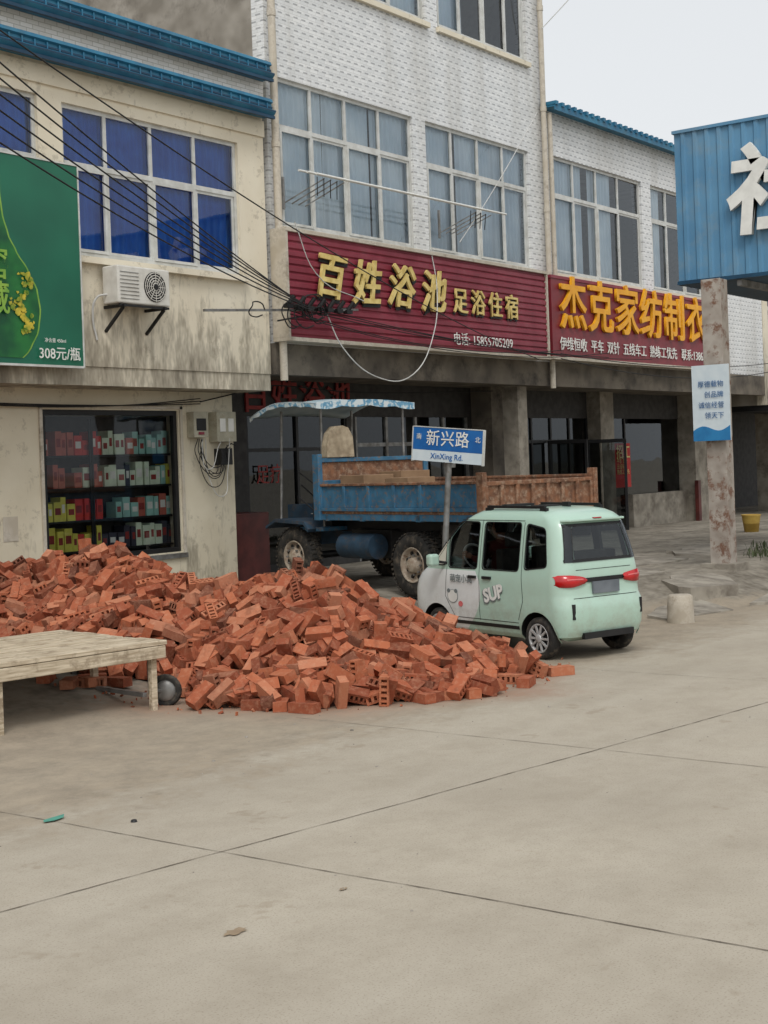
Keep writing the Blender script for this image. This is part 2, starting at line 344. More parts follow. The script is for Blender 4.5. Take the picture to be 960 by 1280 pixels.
window(fr,gl,cu,8.6,12.0,5.0,7.0,14.2,[9.45,10.3,11.15],6.2,'curt_blue')
window(fr,gl,cu,5.4,8.0,5.0,7.0,14.2,[6.7],6.2,'curt_blue')
e=MB()
def eave(z0,z1,x0,x1,yo):
    prof=[(14.16,z0),(yo+.03,z0),(yo-.02,z0+.05),(yo-.02,z0+.08),(yo+.05,z0+.10),(yo+.07,z1-.07),(yo+.03,z1-.05),(yo+.05,z1),(14.16,z1)]
    e.prism(prof,'x',x0,x1,'blue_trim')
    e.box(x0,x1,yo+.045,yo+.06,z0+.12,z0+.145,'blue_dark'); e.box(x0,x1,yo+.0,yo+.05,z0-.045,z0-.002,'blue_dark')
    e.box(x0,x1,yo-.024,yo-.0201,z0+.055,z0+.075,'blue_dark')
    x=x0
    while x<x1:
        e.box(x,x+.02,yo+.04,yo+.07,z0+.105,z1-.07,'blue_trim'); x+=.2
eave(7.42,7.68,5,16.33,13.93); eave(7.98,8.24,5,16.33,13.93)
e.build('blue_eaves',b1)
sh=MB()
for a,b_,c,d in [(12.49,12.56,.95,3.02),(14.95,15.02,.95,3.02),(12.56,14.95,.95,1.02),(12.56,14.95,2.95,3.02)]: fr.box(a,b_,14.93,15.0,c,d,'black')
fr.box(12.42,15.10,14.86,14.898,.86,.93,'steel'); fr.box(12.42,12.47,14.87,14.898,.93,3.08,'pvc'); fr.box(15.04,15.09,14.87,14.898,.93,3.08,'pvc'); fr.box(12.42,15.1,14.87,14.898,3.04,3.08,'pvc')
gl.add([(12.49,14.97,.95),(15.02,14.97,.95),(15.02,14.97,3.02),(12.49,14.97,3.02)],[(0,1,2,3)],'glass_shop')
cols=[pm('carton_red',S(206,62,56)),pm('carton_yellow',S(220,214,96)),pm('carton_teal',S(152,200,190)),pm('carton_pale',S(216,230,206)),pm('carton_dark',S(60,60,72)),pm('carton_maroon',S(186,100,84))]
rows=[(1.08,[1,1,4,3,4]),(1.5,[1,0,2,2,2]),(1.95,[5,5,3,3,1]),(2.4,[5,0,3,2,2])]
for z,rc in rows:
    sh.box(12.5,15.4,15.08,15.42,z-.03,z,'black')
    x=12.55
    while x<15.3:
        seg=min(4,int((x-12.5)/2.9*5)); wd=random.choice([.1,.12,.15]); hh=random.uniform(.2,.34)
        c_=cols[rc[seg]] if random.random()<.85 else random.choice(cols)
        if random.random()<.95:
            yy=15.10+random.random()*.04; sh.box(x,x+wd-.012,yy,15.34,z+.001,z+hh,c_); sh.box(x+.02,x+wd-.032,yy-.003,yy-.0005,z+hh*.35,z+hh*.7,'plate0' if 'plate0' in M else 'white' if random.random()<.4 else 'darkred')
        x+=wd
sh.box(12.5,15.4,15.42,15.44,.4,2.95,'floor_in')
for x in (12.5,13.45,13.49,15.2): sh.box(x-.015,x+.015,15.06,15.08,.4,2.9,'black')
sh.build('display_shelves',b1)
fr.box(11.78,12.02,14.893,14.898,1.3,1.62,'pvc')
fr.build('window_frames',b1); gl.build('glass',b1,fix=False); cu.build('curtains',b1,fix=False)

mt=MB(); M['meter']=pm('meter_box_paint',S(186,182,162),S(160,156,138),rough=.6,dirt=S(120,110,90))
mt.box(15.2,15.5,14.75,14.897,2.62,3.0,'meter'); mt.box(15.25,15.45,14.74,14.748,2.72,2.9,'black'); mt.box(15.66,16.08,14.72,14.897,2.55,3.0,'meter')
mt.box(15.72,15.84,14.71,14.718,2.7,2.9,'white'); mt.box(15.9,16.02,14.71,14.718,2.7,2.9,'white'); mt.box(15.28,15.4,14.733,14.739,2.66,2.7,'red_sign')
mt.box(15.76,16.0,14.74,14.897,2.2,2.45,'black')
mt.build('electric_meter_boxes',b1,bevel=.008)
for k in range(8):
    a=Vector((random.uniform(15.3,15.5),14.8,2.6)); b_=Vector((random.uniform(15.7,16.1),14.72,random.uniform(2.3,2.6)))
    lo=random.uniform(1.7,2.2)
    cable('loose_wire',[a,(a.x+random.uniform(-.1,.1),14.78,lo+.3),((a.x+b_.x)/2+random.uniform(-.15,.15),14.75,lo),(b_.x-random.uniform(0,.15),14.74,lo+.35),b_],.007,'black_cable' if k%4 else 'white_cable',b1)

# AC unit
ac=empty('air_conditioner_unit'); a=MB(); M['acw']=pm('ac_white',S(214,212,204),S(198,195,186),rough=.45,dirt=S(160,150,130),dirtscale=3,dlo=.6,dhi=.9)
a.box(12.93,13.88,13.83,14.13,4.37,4.87,'acw')
a.build('casing',ac,bevel=.02)
a=MB()
cx,cz=13.60,4.62
a.cyl((cx,13.826,cz),(cx,13.829,cz),.205,'black',n=32)
for r in (.05,.085,.12,.155,.19):
    a.revolve([(r-.006,-.012),(r,-.016),(r+.006,-.012),(r,-.008),(r-.006,-.012)],(cx,13.826,cz),(0,1,0),'acw',n=32)
for i in range(12):
    t=i*math.pi/6; a.bar((cx+.03*math.cos(t),13.812,cz+.03*math.sin(t)),(cx+.2*math.cos(t),13.812,cz+.2*math.sin(t)),.006,.006,'acw')
a.cyl((cx,13.80,cz),(cx,13.82,cz),.04,'black')
for i in range(8): a.box(12.97,13.3,13.822,13.829,4.43+i*.05,4.437+i*.05,'steel')
for x in (13.02,13.76):
    a.bar((x,13.8,4.34),(x,14.195,4.34),.04,.04,'black'); a.bar((x,13.84,4.32),(x,14.195,4.02),.035,.035,'black')
a.bar((12.95,13.84,4.345),(13.85,13.84,4.345),.03,.03,'black')
a.build('grille_and_bracket',ac)
cable('refrigerant_hose',[(12.95,14.05,4.5),(12.8,14.1,4.45),(12.78,14.17,4.2),(12.85,14.18,3.9)],.016,'white_cable',ac)

# green liquor billboard
gb=empty('green_liquor_billboard'); m_=MB()
M['green']=pm('green_print',S(30,106,80),S(24,92,70),scale=1,rough=.35)
M['bottle']=pm('bottle_print',S(36,112,52),S(16,78,46),scale=3,rough=.3)
M['lime']=pm('lime_print',S(140,176,70),S(104,154,60),scale=5,rough=.3)
M['goldp']=pm('gold_print',S(206,184,60),S(96,130,36),scale=9,rough=.35)
m_.box(8.6,12.44,14.0,14.06,3.53,6.1,'green'); m_.box(12.44,12.46,13.99,14.07,3.51,6.12,'frame'); m_.box(8.6,12.44,13.99,14.07,3.50,3.528,'frame'); m_.box(8.6,12.44,13.99,14.07,6.102,6.12,'frame')
for x in (9,10.5,12.2): m_.bar((x,14.03,3.8),(x,14.2,3.8),.04,.04,'steel'); m_.bar((x,14.03,5.8),(x,14.2,5.8),.04,.04,'steel')
prof=[(3.6,.40),(3.7,.52),(3.95,.66),(4.2,.70),(4.45,.66),(4.7,.52),(4.9,.36),(5.1,.24),(5.35,.16),(5.6,.13),(6.0,.13)]
def interp(z):
    for (a,b_),(c,d) in zip(prof,prof[1:]):
        if a<=z<=c+1e-6: t=(z-a)/(c-a); t=t*t*(3-2*t)*.5+t*.5; return b_+(d-b_)*t
zz=np.linspace(3.6,6.0,40)
def sil(cx,k,y,mat):
    vs=[(cx-interp(z)-k,y,z) for z in zz]+[(cx+interp(z)+k,y,z) for z in zz]; n=len(zz)
    m_.add(vs,[(i,i+n,i+n+1,i+1) for i in range(n-1)],mat)
for cx in (11.05,9.4):
    sil(cx,.025,13.996,'lime'); sil(cx,0,13.993,'bottle')
    for k in range(80):
        t=random.random(); px=cx+.42+.1*math.sin(t*9)+random.uniform(-.10,.10); pz=3.9+t*.75; r=random.uniform(.015,.045); n=7
        m_.add([(px+r*random.uniform(.5,1.3)*math.cos(2*math.pi*i/n),13.990-.0003*k,pz+r*random.uniform(.5,1.3)*math.sin(2*math.pi*i/n)) for i in range(n)],[tuple(range(n))],'goldp')
m_.build('panel',gb,fix=False)
text('308元/瓶',.18,(11.68,13.955,3.66),'white',gb,extrude=.002,off=.001)
text('窖\n藏',.42,(10.85,13.955,4.5),'lime',gb,extrude=.002,off=.004)
text('净含量 450ml',.06,(11.78,13.955,3.83),'white',gb,extrude=.001)

# ---------------------------------------------------------------- building 2 (three storeys)
b2=empty('three_storey_bathhouse_building')
w=MB(); fr=MB(); gl=MB(); cu=MB()
ops=[(16.72,20.3,5.83,8.15),(20.7,24.22,5.83,8.15),(16.8,20.82,9.9,12.2),(21.2,24.3,9.9,12.2)]
wall(w,16.45,24.85,4.03,13.4,14.2,.24,ops,'tile')
w.box(16.45,24.85,14.19,14.44,3.55,4.03,'beam')
shell(w,16.452,24.848,3.6,13.38,14.44,22,'cement',(9.3,))
w.box(16.65,24.65,14.44,21.8,3.6,3.8,'beam')
for o in ops: w.box(o[0]-.05,o[1]+.05,14.12,14.197,o[2]-.09,o[2]-.003,'stucco')
w.box(16.35,17.3,15.2,15.8,.3,1.42,'maroon_tile')
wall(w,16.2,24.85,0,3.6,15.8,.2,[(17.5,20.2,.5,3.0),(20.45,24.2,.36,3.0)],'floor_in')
w.box(24.3,25.4,15.3,15.79,0,3.6,'beam'); w.box(24.0,24.35,14.5,14.85,.3,3.55,'concrete')
w.box(16.2,16.4,15.14,22,0,3.6,'cement'); w.box(24.75,24.95,16.0,22,0,3.6,'cement'); w.box(16.4,24.75,21.8,22,0,3.6,'cement'); w.box(16.4,24.75,16,21.8,.3,.37,'floor_in')
w.build('walls',b2)
window(fr,gl,cu,16.72,20.3,5.83,8.15,14.2,[17.57,18.46,19.38],7.4,'curt_white',cgaps=[(16.72,17.95),(18.0,19.2),(19.25,20.3)])
window(fr,gl,cu,20.7,24.22,5.83,8.15,14.2,[21.58,22.46,23.34],7.4,'curt_white',cgaps=[(20.7,21.75),(21.85,23.05),(23.1,24.2)])
window(fr,gl,cu,16.8,20.82,9.9,12.2,14.2,[17.8,18.8,19.8],11.4,'curt_white',cgaps=[(19.0,20.8)])
window(fr,gl,cu,21.2,24.3,9.9,12.2,14.2,[22,22.8,23.6],11.4,'curt_white',cgaps=[(21.2,22.2)])
for x in (17.5,18.8,20.15): fr.box(x,x+.06,15.82,15.9,.5,3.0,'black')
for x in (20.45,21.4,22.35,23.3,24.14): fr.box(x,x+.07,15.82,15.9,.36,3.0,'steel')
fr.box(17.56,20.15,15.825,15.895,2.4,2.46,'black'); fr.box(20.52,24.14,15.825,15.895,2.45,2.52,'steel')
gl.add([(17.5,15.86,.5),(24.2,15.86,.5),(24.2,15.86,3),(17.5,15.86,3)],[(0,1,2,3)],'glass_dark')
fr.build('window_frames',b2); gl.build('glass',b2,fix=False); cu.build('curtains',b2,fix=False)
text('百姓浴池',.72,(17.35,15.77,3.34),'darkred',b2,extrude=.015,off=.006,spacing=1.08)
text('足疗',.35,(17.7,15.80,2.0),'darkred',b2,extrude=.005)
p=MB()
p.cyl((16.5,14.08,3.45),(16.5,14.08,13.4),.06,'pvc'); p.cyl((24.72,14.1,3.5),(24.72,14.1,13.4),.055,'pvc'); p.cyl((24.92,14.08,5.3),(24.92,14.08,9.0),.05,'pvc')
for z in (5,7,9,11,12.8):
    p.cyl((16.5,14.08,z),(16.5,14.08,z+.1),.07,'pvc'); p.cyl((24.72,14.1,z),(24.72,14.1,z+.1),.066,'pvc')
p.build('drain_pipes',b2)

s2=empty('bathhouse_shop_sign'); m_=MB()
m_.box(16.45,24.2,13.92,14.185,4.1,5.7,'red_sign')
z=4.14
while z<5.66:
    m_.prism([(13.918,z),(13.896,z+.02),(13.896,z+.085),(13.918,z+.105)],'x',16.45,24.2,'red_sign'); z+=.118
m_.box(16.40,24.25,13.86,14.185,5.70,5.755,'pvc'); m_.box(16.40,24.25,13.86,14.185,4.04,4.098,'pvc'); m_.box(24.2,24.25,13.87,14.185,4.1,5.7,'pvc'); m_.box(16.40,16.45,13.87,14.185,4.1,5.7,'pvc')
m_.build('ribbed_panel',s2)
xx=16.98
for i,ch in enumerate('百姓浴池'):
    dz=(.04,-.03,.02,-.03)[i]; tl=(.05,-.04,.04,-.03)[i]
    text(ch,.76,(xx+i*.95,13.83,5.02+dz),'gold',s2,extrude=.02,off=.012,shear=.2,tilt=tl)
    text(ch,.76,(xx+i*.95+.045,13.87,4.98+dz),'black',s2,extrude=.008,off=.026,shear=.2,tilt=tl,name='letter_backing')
text('足浴住宿',.48,(20.86,13.85,4.93),'gold',s2,extrude=.015,off=.004,spacing=1.42)
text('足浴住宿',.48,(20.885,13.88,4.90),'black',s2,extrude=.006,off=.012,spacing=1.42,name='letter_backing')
text('电话: 15855705209',.24,(20.86,13.87,4.27),'white',s2,extrude=.004,off=.0,spacing=1.05)

cr=empty('clothes_drying_rack'); m_=MB()
for i,y in enumerate((13.35,13.52,13.69)): m_.cyl((16.55,y,6.50+i*.05),(21.9,y-.02,6.52+i*.05),.018,'white',n=8)
for x in (16.75,21.0):
    for k in range(4):
        m_.bar((x+k*.16,14.15,6.2),(x+k*.16+.18,13.5,6.5),.016,.016,'steel'); m_.bar((x+k*.16,13.5,6.5),(x+k*.16+.14,13.62,6.25),.014,.014,'black')
    m_.bar((x,14.18,6.1),(x,14.18,6.6),.04,.03,'steel')
m_.build('poles_and_arms',cr)

# ---------------------------------------------------------------- building 3
b3=empty('garment_workshop_building')
w=MB(); fr=MB(); gl=MB(); cu=MB()
ops=[(25.08,29.15,5.83,8.22),(29.62,33.2,5.83,8.22)]
wall(w,24.87,36.0,4.05,9.1,14.2,.24,ops,'tile'); w.box(24.87,36.0,14.19,14.44,3.55,4.05,'beam')
shell(w,24.872,36.0,3.6,9.08,14.44,22,'cement')
w.box(25.07,35.8,14.44,21.8,3.6,3.8,'beam')
for o in ops: w.box(o[0]-.05,o[1]+.05,14.12,14.197,o[2]-.09,o[2]-.003,'stucco')
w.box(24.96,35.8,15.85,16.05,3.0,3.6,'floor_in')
w.box(25.4,25.9,15.8,16,0,3.0,'beam'); w.box(29.3,29.95,15.5,16.0,0,3.6,'concrete'); w.box(34.2,35.1,15.4,16.0,0,3.6,'concrete')
w.box(31.2,34.2,15.7,15.9,0,1.15,'concrete'); w.box(35.1,36,15.8,16,0,3.0,'beam'); w.box(34.1,34.25,15.3,15.4,.3,1.4,'maroon_tile')
w.box(35.8,36,16.05,22,0,3.6,'cement'); w.box(24.97,35.8,21.8,22,0,3.6,'cement'); w.box(24.97,35.8,16.05,21.8,.3,.37,'floor_in'); w.box(25,35.8,19,19.1,.3,3.6,'floor_in')
w.build('walls',b3)
window(fr,gl,cu,25.08,29.15,5.83,8.22,14.2,[26.1,27.1,28.1],7.45,'curt_white',cgaps=[(25.1,26.6),(26.9,27.9)])
window(fr,gl,cu,29.62,33.2,5.83,8.22,14.2,[30.5,31.4,32.3],7.45,'curt_white',cgaps=[(29.7,30.4)])
for x0,x1 in ((25.9,29.3),(29.95,31.2)):
    n=max(1,round((x1-x0)/.85))
    for i in range(n+1): fr.box(x0+(x1-x0-.06)*i/n,x0+(x1-x0-.06)*i/n+.06,15.84,15.9,.36,3.0,'black')
    fr.box(x0,x1,15.845,15.895,2.45,2.52,'black')
gl.add([(25.9,15.87,.36),(34.2,15.87,.36),(34.2,15.87,3.0),(25.9,15.87,3.0)],[(0,1,2,3)],'glass_dark')
for xh,dx in ((27.4,.25),(29.2,.35)):
    T=Matrix.Translation((xh,15.82,0))@Matrix.Rotation(math.radians(-78 if dx<.3 else -70),4,'Z')
    for bx in ((0,.06,-.02,.02,.4,2.5),(.84,.9,-.02,.02,.4,2.5),(.06,.84,-.019,.019,.4,.5),(.06,.84,-.019,.019,2.42,2.5)): fr.box(*bx,'black',T)
    gl.add([(0,0,.4),(.9,0,.4),(.9,0,2.5),(0,0,2.5)],[(0,1,2,3)],'glass_dark',False,T)
fr.build('window_frames',b3); gl.build('glass',b3,fix=False); cu.build('curtains',b3,fix=False)
rf=MB()
x=24.8
while x<36.2:
    rf.box(x,x+.10,13.85,22.2,9.12,9.20,'blue_trim'); x+=.25
rf.box(24.8,36.2,13.9,22.2,9.09,9.13,'blue_trim'); rf.box(24.8,36.2,13.88,13.9,9.02,9.14,'blue_trim'); rf.build('blue_corrugated_roof',b3)
M['poster']=pm('poster_red',S(186,58,54),S(172,48,46))
m_=MB(); m_.box(30.25,31.05,15.66,15.68,1.35,2.4,'poster'); m_.build('poster_sheet',b3)
text('招工',.36,(30.29,15.64,2.17),'gold',b3,extrude=.003,off=.004,spacing=.95); text('平车 双针\n五线车工\n熟练工优先',.13,(30.3,15.64,1.84),'gold',b3,extrude=.002)
s3=empty('garment_shop_sign'); m_=MB()
M['red2']=pm('dark_red_panel',S(128,38,48),S(112,30,40),scale=2,rough=.45)
m_.box(24.45,32.3,13.92,14.185,4.12,5.66,'red2'); m_.box(24.42,32.33,13.9,14.185,5.66,5.72,'red_sign'); m_.box(24.42,32.33,13.9,14.185,4.06,4.118,'pvc'); m_.build('panel',s3)
text('杰克家纺制衣',1.12,(24.68,13.88,5.12),'yellow',s3,extrude=.03,off=.014,spacing=1.10)
text('伊维恒收  平车  双针  五线车工  熟练工优先   联系:13865',.28,(24.7,13.9,4.36),'white',s3,extrude=.006,off=.001)

b4=empty('corner_shop_building'); w=MB(); fr=MB(); gl=MB()
wall(w,36.05,46,3.3,7.4,14.2,.24,[(36.4,38.6,4.9,6.4),(39.2,42,4.9,6.4)],'stucco'); shell(w,36.06,46,3.3,7.3,14.44,22,'cement')
w.box(36.3,45.8,14.45,21.8,3.3,3.5,'cement')
for x in (36.2,39.5,43): w.box(x,x+.4,15.5,15.9,0,3.3,'concrete')
w.box(36.25,46,17.5,17.7,0,3.3,'floor_in'); w.build('walls',b4)
window(fr,gl,None,36.4,38.6,4.9,6.4,14.2,[37.1,37.9],5.9,None); window(fr,gl,None,39.2,42,4.9,6.4,14.2,[40,41],5.9,None)
fr.box(36.1,45,13.3,13.5,3.0,4.5,'black'); fr.box(36.1,45,13.5,15.5,3.15,3.3,'black'); fr.box(36.1,45,13.27,13.299,4.3,4.42,'blue_trim')
M['gaspipe']=pm('yellow_pipe',S(204,164,56)); fr.cyl((35.7,15.2,.3),(35.7,15.2,2.6),.05,'gaspipe')
fr.build('frames_and_awning',b4); gl.build('glass',b4,fix=False)

# ---------------------------------------------------------------- roadside blue billboard on post
bb=empty('blue_roadside_billboard')
M['blue_sheet']=pm('blue_corrugated_sheet',S(96,144,176),S(80,128,162),scale=1.2,rough=.5,dirt=S(112,140,158),dirtscale=2)
m_=MB(); z0,z1=4.84,7.16
y=9.58; pr=[]
while y>2.0:
    pr+=[(20.90,y),(20.90,y-.10),(20.87,y-.125),(20.87,y-.175)]; y-=.2
n=len(pr)
m_.add([(a,b_,z0) for a,b_ in pr]+[(a,b_,z1) for a,b_ in pr],[(i,i+1,n+i+1,n+i) for i in range(n-1)],'blue_sheet')
m_.box(20.91,25.0,2.0,9.58,z0+.1,z1-.05,'blue_sheet'); m_.box(20.85,20.95,1.95,9.6,z1+.001,z1+.05,'blue_sheet'); m_.box(20.86,24.9,1.98,9.59,z0-.06,z0-.001,'blue_dark')
for yy in (8.6,7,5.4,3.8): m_.box(20.95,24.9,yy-.04,yy+.04,z0-.16,z0-.062,'steel')
m_.build('sheet_box',bb,fix=False)
text('社区服务',1.42,(20.81,8.72,6.0),'white',bb,rz=-math.pi/2,extrude=.04,off=.04,shear=.1)
M['post']=pm('peeling_post',S(172,164,154),S(146,136,126),scale=4,rough=.85,bs=.3,dirt=S(118,88,72),dirtscale=4.5,dlo=.52,dhi=.64)
m_=MB()
m_.box(20.55,20.85,8.76,9.04,.28,4.78,'post'); m_.box(20.535,20.55,8.74,9.06,.28,4.78,'post'); m_.box(20.42,20.98,8.62,9.18,.25,.42,'concrete')
m_.box(24.3,24.6,8.76,9.04,.28,4.78,'post'); m_.box(24.3,24.6,3,3.3,0,4.78,'post'); m_.box(20.55,20.85,3,3.3,0,4.78,'post')
m_.build('support_posts',bb,bevel=.012)
ip=empty('information_plate_sign'); m_=MB()
M['pblue']=pm('plate_blue',S(44,124,176),S(36,108,160)); M['plate']=pm('plate_white',S(206,216,220),S(196,208,214))
m_.box(20.44,20.47,8.62,9.22,2.30,3.46,'plate'); m_.box(20.436,20.439,8.62,9.22,2.30,2.42,'pblue')
poly=[(9.22,2.42)]+[(9.22-.6*i/12,2.46+.05*math.sin(i/12*6.5)+.06*(i/12)) for i in range(13)]+[(8.62,2.42)]
m_.prism(poly,'x',20.4365,20.4395,'pblue'); m_.box(20.47,20.53,8.8,8.86,2.4,3.4,'steel')
m_.build('plate',ip)
M['tblue']=pm('text_blue',S(40,96,150))
for i,t in enumerate(['厚德载物','创品牌','诚信经营','领天下']): text(t,.105,(20.425,9.12 if i%2==0 else 9.02,3.16-i*.16),'tblue',ip,rz=-math.pi/2,extrude=.001)

rs=empty('street_name_sign',(14.72,10.12,.05),(math.radians(5.5),0,0)); m_=MB()
M['sblue']=pm('sign_blue',S(36,104,172),S(28,90,156),rough=.35)
m_.cyl((0,0,0),(0,0,2.1),.038,'steel',n=14); m_.cyl((0,0,0),(0,0,.02),.12,'steel')
m_.box(-.055,-.02,-.52,.52,2.22,2.50,'sblue'); m_.box(-.055,-.02,-.52,.52,2.08,2.218,'plate'); m_.box(-.06,-.015,-.535,-.52,2.07,2.51,'frame'); m_.box(-.06,-.015,.52,.535,2.07,2.51,'frame'); m_.box(-.06,-.015,-.52,.52,2.502,2.512,'frame')
m_.box(-.019,.06,-.06,.06,2.02,2.14,'steel'); m_.box(-.019,.0,-.03,.03,2.1,2.4,'steel')
m_.build('plate_and_post',rs)
text('新兴路',.21,(-.06,.32,2.36),'white',rs,rz=-math.pi/2,extrude=.002,off=.001,spacing=1.08)
text('XinXing Rd.',.10,(-.06,.0,2.148),'sblue',rs,rz=-math.pi/2,extrude=.002,align='CENTER')
text('南',.08,(-.06,.47,2.38),'white',rs,rz=-math.pi/2,extrude=.002); text('北',.08,(-.06,-.41,2.38),'white',rs,rz=-math.pi/2,extrude=.002)

# ---------------------------------------------------------------- brick pile
L,W,Hh=.262,.125,.085
def tmpl(kind):
    q=[]
    x,y,z=L/2,W/2,Hh/2
    def face(o,u,v,nx_,holes):
        o=np.array(o,float);u=np.array(u,float);v=np.array(v,float);n=np.array(nx_,float)
        if not holes: q.append([o,o+u,o+u+v,o+v]); return
        ucols,vr=holes
        us=[0]+[c for h in ucols for c in h]+[1]; vs_=[0]+[c for h in vr for c in h]+[1]
        for i in range(len(us)-1):
            for j in range(len(vs_)-1):
                a,b_=us[i],us[i+1]; c,d=vs_[j],vs_[j+1]
                P=[o+u*a+v*c,o+u*b_+v*c,o+u*b_+v*d,o+u*a+v*d]
                if i%2==1 and j%2==1:
                    Q=[p-n*.05 for p in P]; q.append(Q)
                    for k in range(4): q.append([P[k],P[(k+1)%4],Q[(k+1)%4],Q[k]])
                else: q.append(P)
    big=([(.1,.22),(.32,.46),(.54,.68),(.78,.90)],[(.18,.42),(.58,.82)]) if kind==2 else None
    side=([(.08,.18),(.28,.38),(.48,.58),(.68,.78),(.86,.94)],[(.2,.8)]) if kind==1 else None
    face((-x,-y,z),(2*x,0,0),(0,2*y,0),(0,0,1),big); face((-x,y,-z),(2*x,0,0),(0,-2*y,0),(0,0,-1),big)
    face((-x,-y,-z),(2*x,0,0),(0,0,2*z),(0,-1,0),side); face((x,y,-z),(-2*x,0,0),(0,0,2*z),(0,1,0),side)
    face((x,-y,-z),(0,2*y,0),(0,0,2*z),(1,0,0),None); face((-x,y,-z),(0,-2*y,0),(0,0,2*z),(-1,0,0),None)
    return np.array(q).reshape(-1,3)
T_=[tmpl(0),tmpl(1),tmpl(2)]
allv=[];allr=[]
def rotm(ax,ay,az): return np.array((Matrix.Rotation(az,3,'Z')@Matrix.Rotation(ay,3,'Y')@Matrix.Rotation(ax,3,'X')))
def place(x,y,z,k,Rm,s=1):
    v=T_[k]*s*np.array([random.uniform(.5,.9) if random.random()<.15 else 1,1,1]); v=v@Rm.T+np.array([x,y,z]); allv.append(v); allr.append(np.full(len(v),random.random()))
def brick_at(x,y,lift,tilt=.26):
    h=hp(x,y); gz=g(x,y)
    zs=max(h,gz)
    e_=.1; sx=(hp(x+e_,y)-hp(x-e_,y))/(2*e_); sy=(hp(x,y+e_)-hp(x,y-e_))/(2*e_)
    nrm=Vector((-sx,-sy,1)).normalized()
    nrm=(nrm+Vector((random.gauss(0,tilt),random.gauss(0,tilt),0))).normalized()
    base=random.choices([(0,0),(math.pi/2,0),(0,math.pi/2)],[.55,.33,.12])[0]
    q=Vector((0,0,1)).rotation_difference(nrm).to_matrix()
    Rm=np.array(q@Matrix.Rotation(random.uniform(0,2*math.pi),3,'Z')@Matrix.Rotation(base[1],3,'Y')@Matrix.Rotation(base[0],3,'X'))
    k=random.choices([0,1,2],[.70,.24,.06])[0]
    ext=abs(Rm[2,0])*L/2+abs(Rm[2,1])*W/2+abs(Rm[2,2])*Hh/2
    z=max(zs+lift,gz+ext)
    place(x,y,z,k,Rm)
step=.155
def ok(px,py):
    if (px-13.15)*.952-(py-7.5)*.305>-.40 and py<10.5: return False
    if px<9.25 and 9.0<py<10.2: return False
    return True
for y in np.arange(5.5,14.9,step):
    for x in np.arange(4.5,14.5,step):
        px=x+random.uniform(-.06,.06); py=y+random.uniform(-.06,.06)
        if hp(px,py)-g(px,py)<.0 or not ok(px,py): continue
        brick_at(px,py,random.uniform(-.05,.0))
        if random.random()<.72:
            px+=random.uniform(-.07,.07); py+=random.uniform(-.07,.07)
            if ok(px,py): brick_at(px,py,random.uniform(.03,.09),.3)
        if random.random()<.10 and hp(px,py)>.25 and ok(px,py): brick_at(px,py,random.uniform(.09,.13),.2)
for k in range(70):
    i=random.randrange(14,len(pts)); a=random.uniform(math.pi*.9,math.pi*1.55)
    d=(pts[i][2]/SL)*random.uniform(.97,1.10); x=pts[i][0]+d*math.cos(a); y=pts[i][1]+d*math.sin(a)
    if hp(x,y)>.05 or y<6.9 or not ok(x,y): continue
    place(x,y,g(x,y)+Hh/2+.002,random.choice([0,0,1]),rotm(0,0,random.uniform(0,6.3)))
for x,y,a in [(11.75,7.25,.3),(11.55,7.45,1.9),(12.2,7.0,2.6),(9.4,8.5,2),(9.65,8.05,.5),(11.9,7.6,.9)]: place(x,y,Hh/2+.002,0,rotm(0,0,a))
for k in range(520):
    i=random.randrange(0,len(pts)); a=random.uniform(math.pi*.8,math.pi*1.75); d=(pts[i][2]/SL)*random.uniform(.95,1.2)
    x=pts[i][0]+d*math.cos(a); y=pts[i][1]+d*math.sin(a)
    if hp(x,y)>.1: continue
    s=random.uniform(.05,.26)**1.25; place(x,y,g(x,y)+s*.05,0,rotm(random.random()*6,random.random()*6,random.random()*6),s)
V=np.concatenate(allv); Rr=np.concatenate(allr)
V+=rng.normal(0,.0008,V.shape)
def brick_mat():
    m,nt,b=newmat('red_brick_clay')
    at=N(nt,'ShaderNodeAttribute'); at.attribute_name='rnd'
    c=ramp(nt,at.outputs['Fac'],[(0,S(118,66,48)),(.15,S(142,78,56)),(.45,S(160,90,64)),(.7,S(172,102,72)),(.88,S(182,122,94)),(1,S(98,58,46))])
    n1=ramp(nt,noise(nt,18,3,rough=.75),[(.48,(0,0,0)),(.75,(1,1,1))]); c=mix(nt,math_(nt,'MULTIPLY',n1,.42),c,S(194,150,122))
    n2=ramp(nt,noise(nt,6,3,rough=.75),[(.52,(0,0,0)),(.7,(1,1,1))]); c=mix(nt,math_(nt,'MULTIPLY',n2,.45),c,S(94,58,46))
    nt.links.new(c,b.inputs['Base Color']); b.inputs['Roughness'].default_value=.95; b.inputs['Specular IOR Level'].default_value=.15
    bump(nt,b,noise(nt,110,2),.5,.004); return m
M['brick']=brick_mat()
nv=len(V); nf=nv//4
me=bpy.data.meshes.new('bricks'); me.vertices.add(nv); me.vertices.foreach_set('co',V.astype(np.float32).ravel()); me.loops.add(nv); me.loops.foreach_set('vertex_index',np.arange(nv,dtype=np.int32))
me.polygons.add(nf); me.polygons.foreach_set('loop_start',np.arange(0,nv,4,dtype=np.int32)); me.polygons.foreach_set('loop_total',np.full(nf,4,dtype=np.int32)); me.update(calc_edges=True)
at=me.attributes.new('rnd','FLOAT','POINT'); at.data.foreach_set('value',Rr.astype(np.float32)); me.materials.append(M['brick']); me.validate()
pile=empty('brick_pile'); ob=bpy.data.objects.new('bricks',me); sc.collection.objects.link(ob); ob.parent=pile
M['core']=pm('brick_rubble',S(92,56,46),S(60,38,32),scale=20,rough=1,bs=.6)
gx=np.arange(4,15,.2); gy=np.arange(5,15,.2); vs=[]; fs=[]
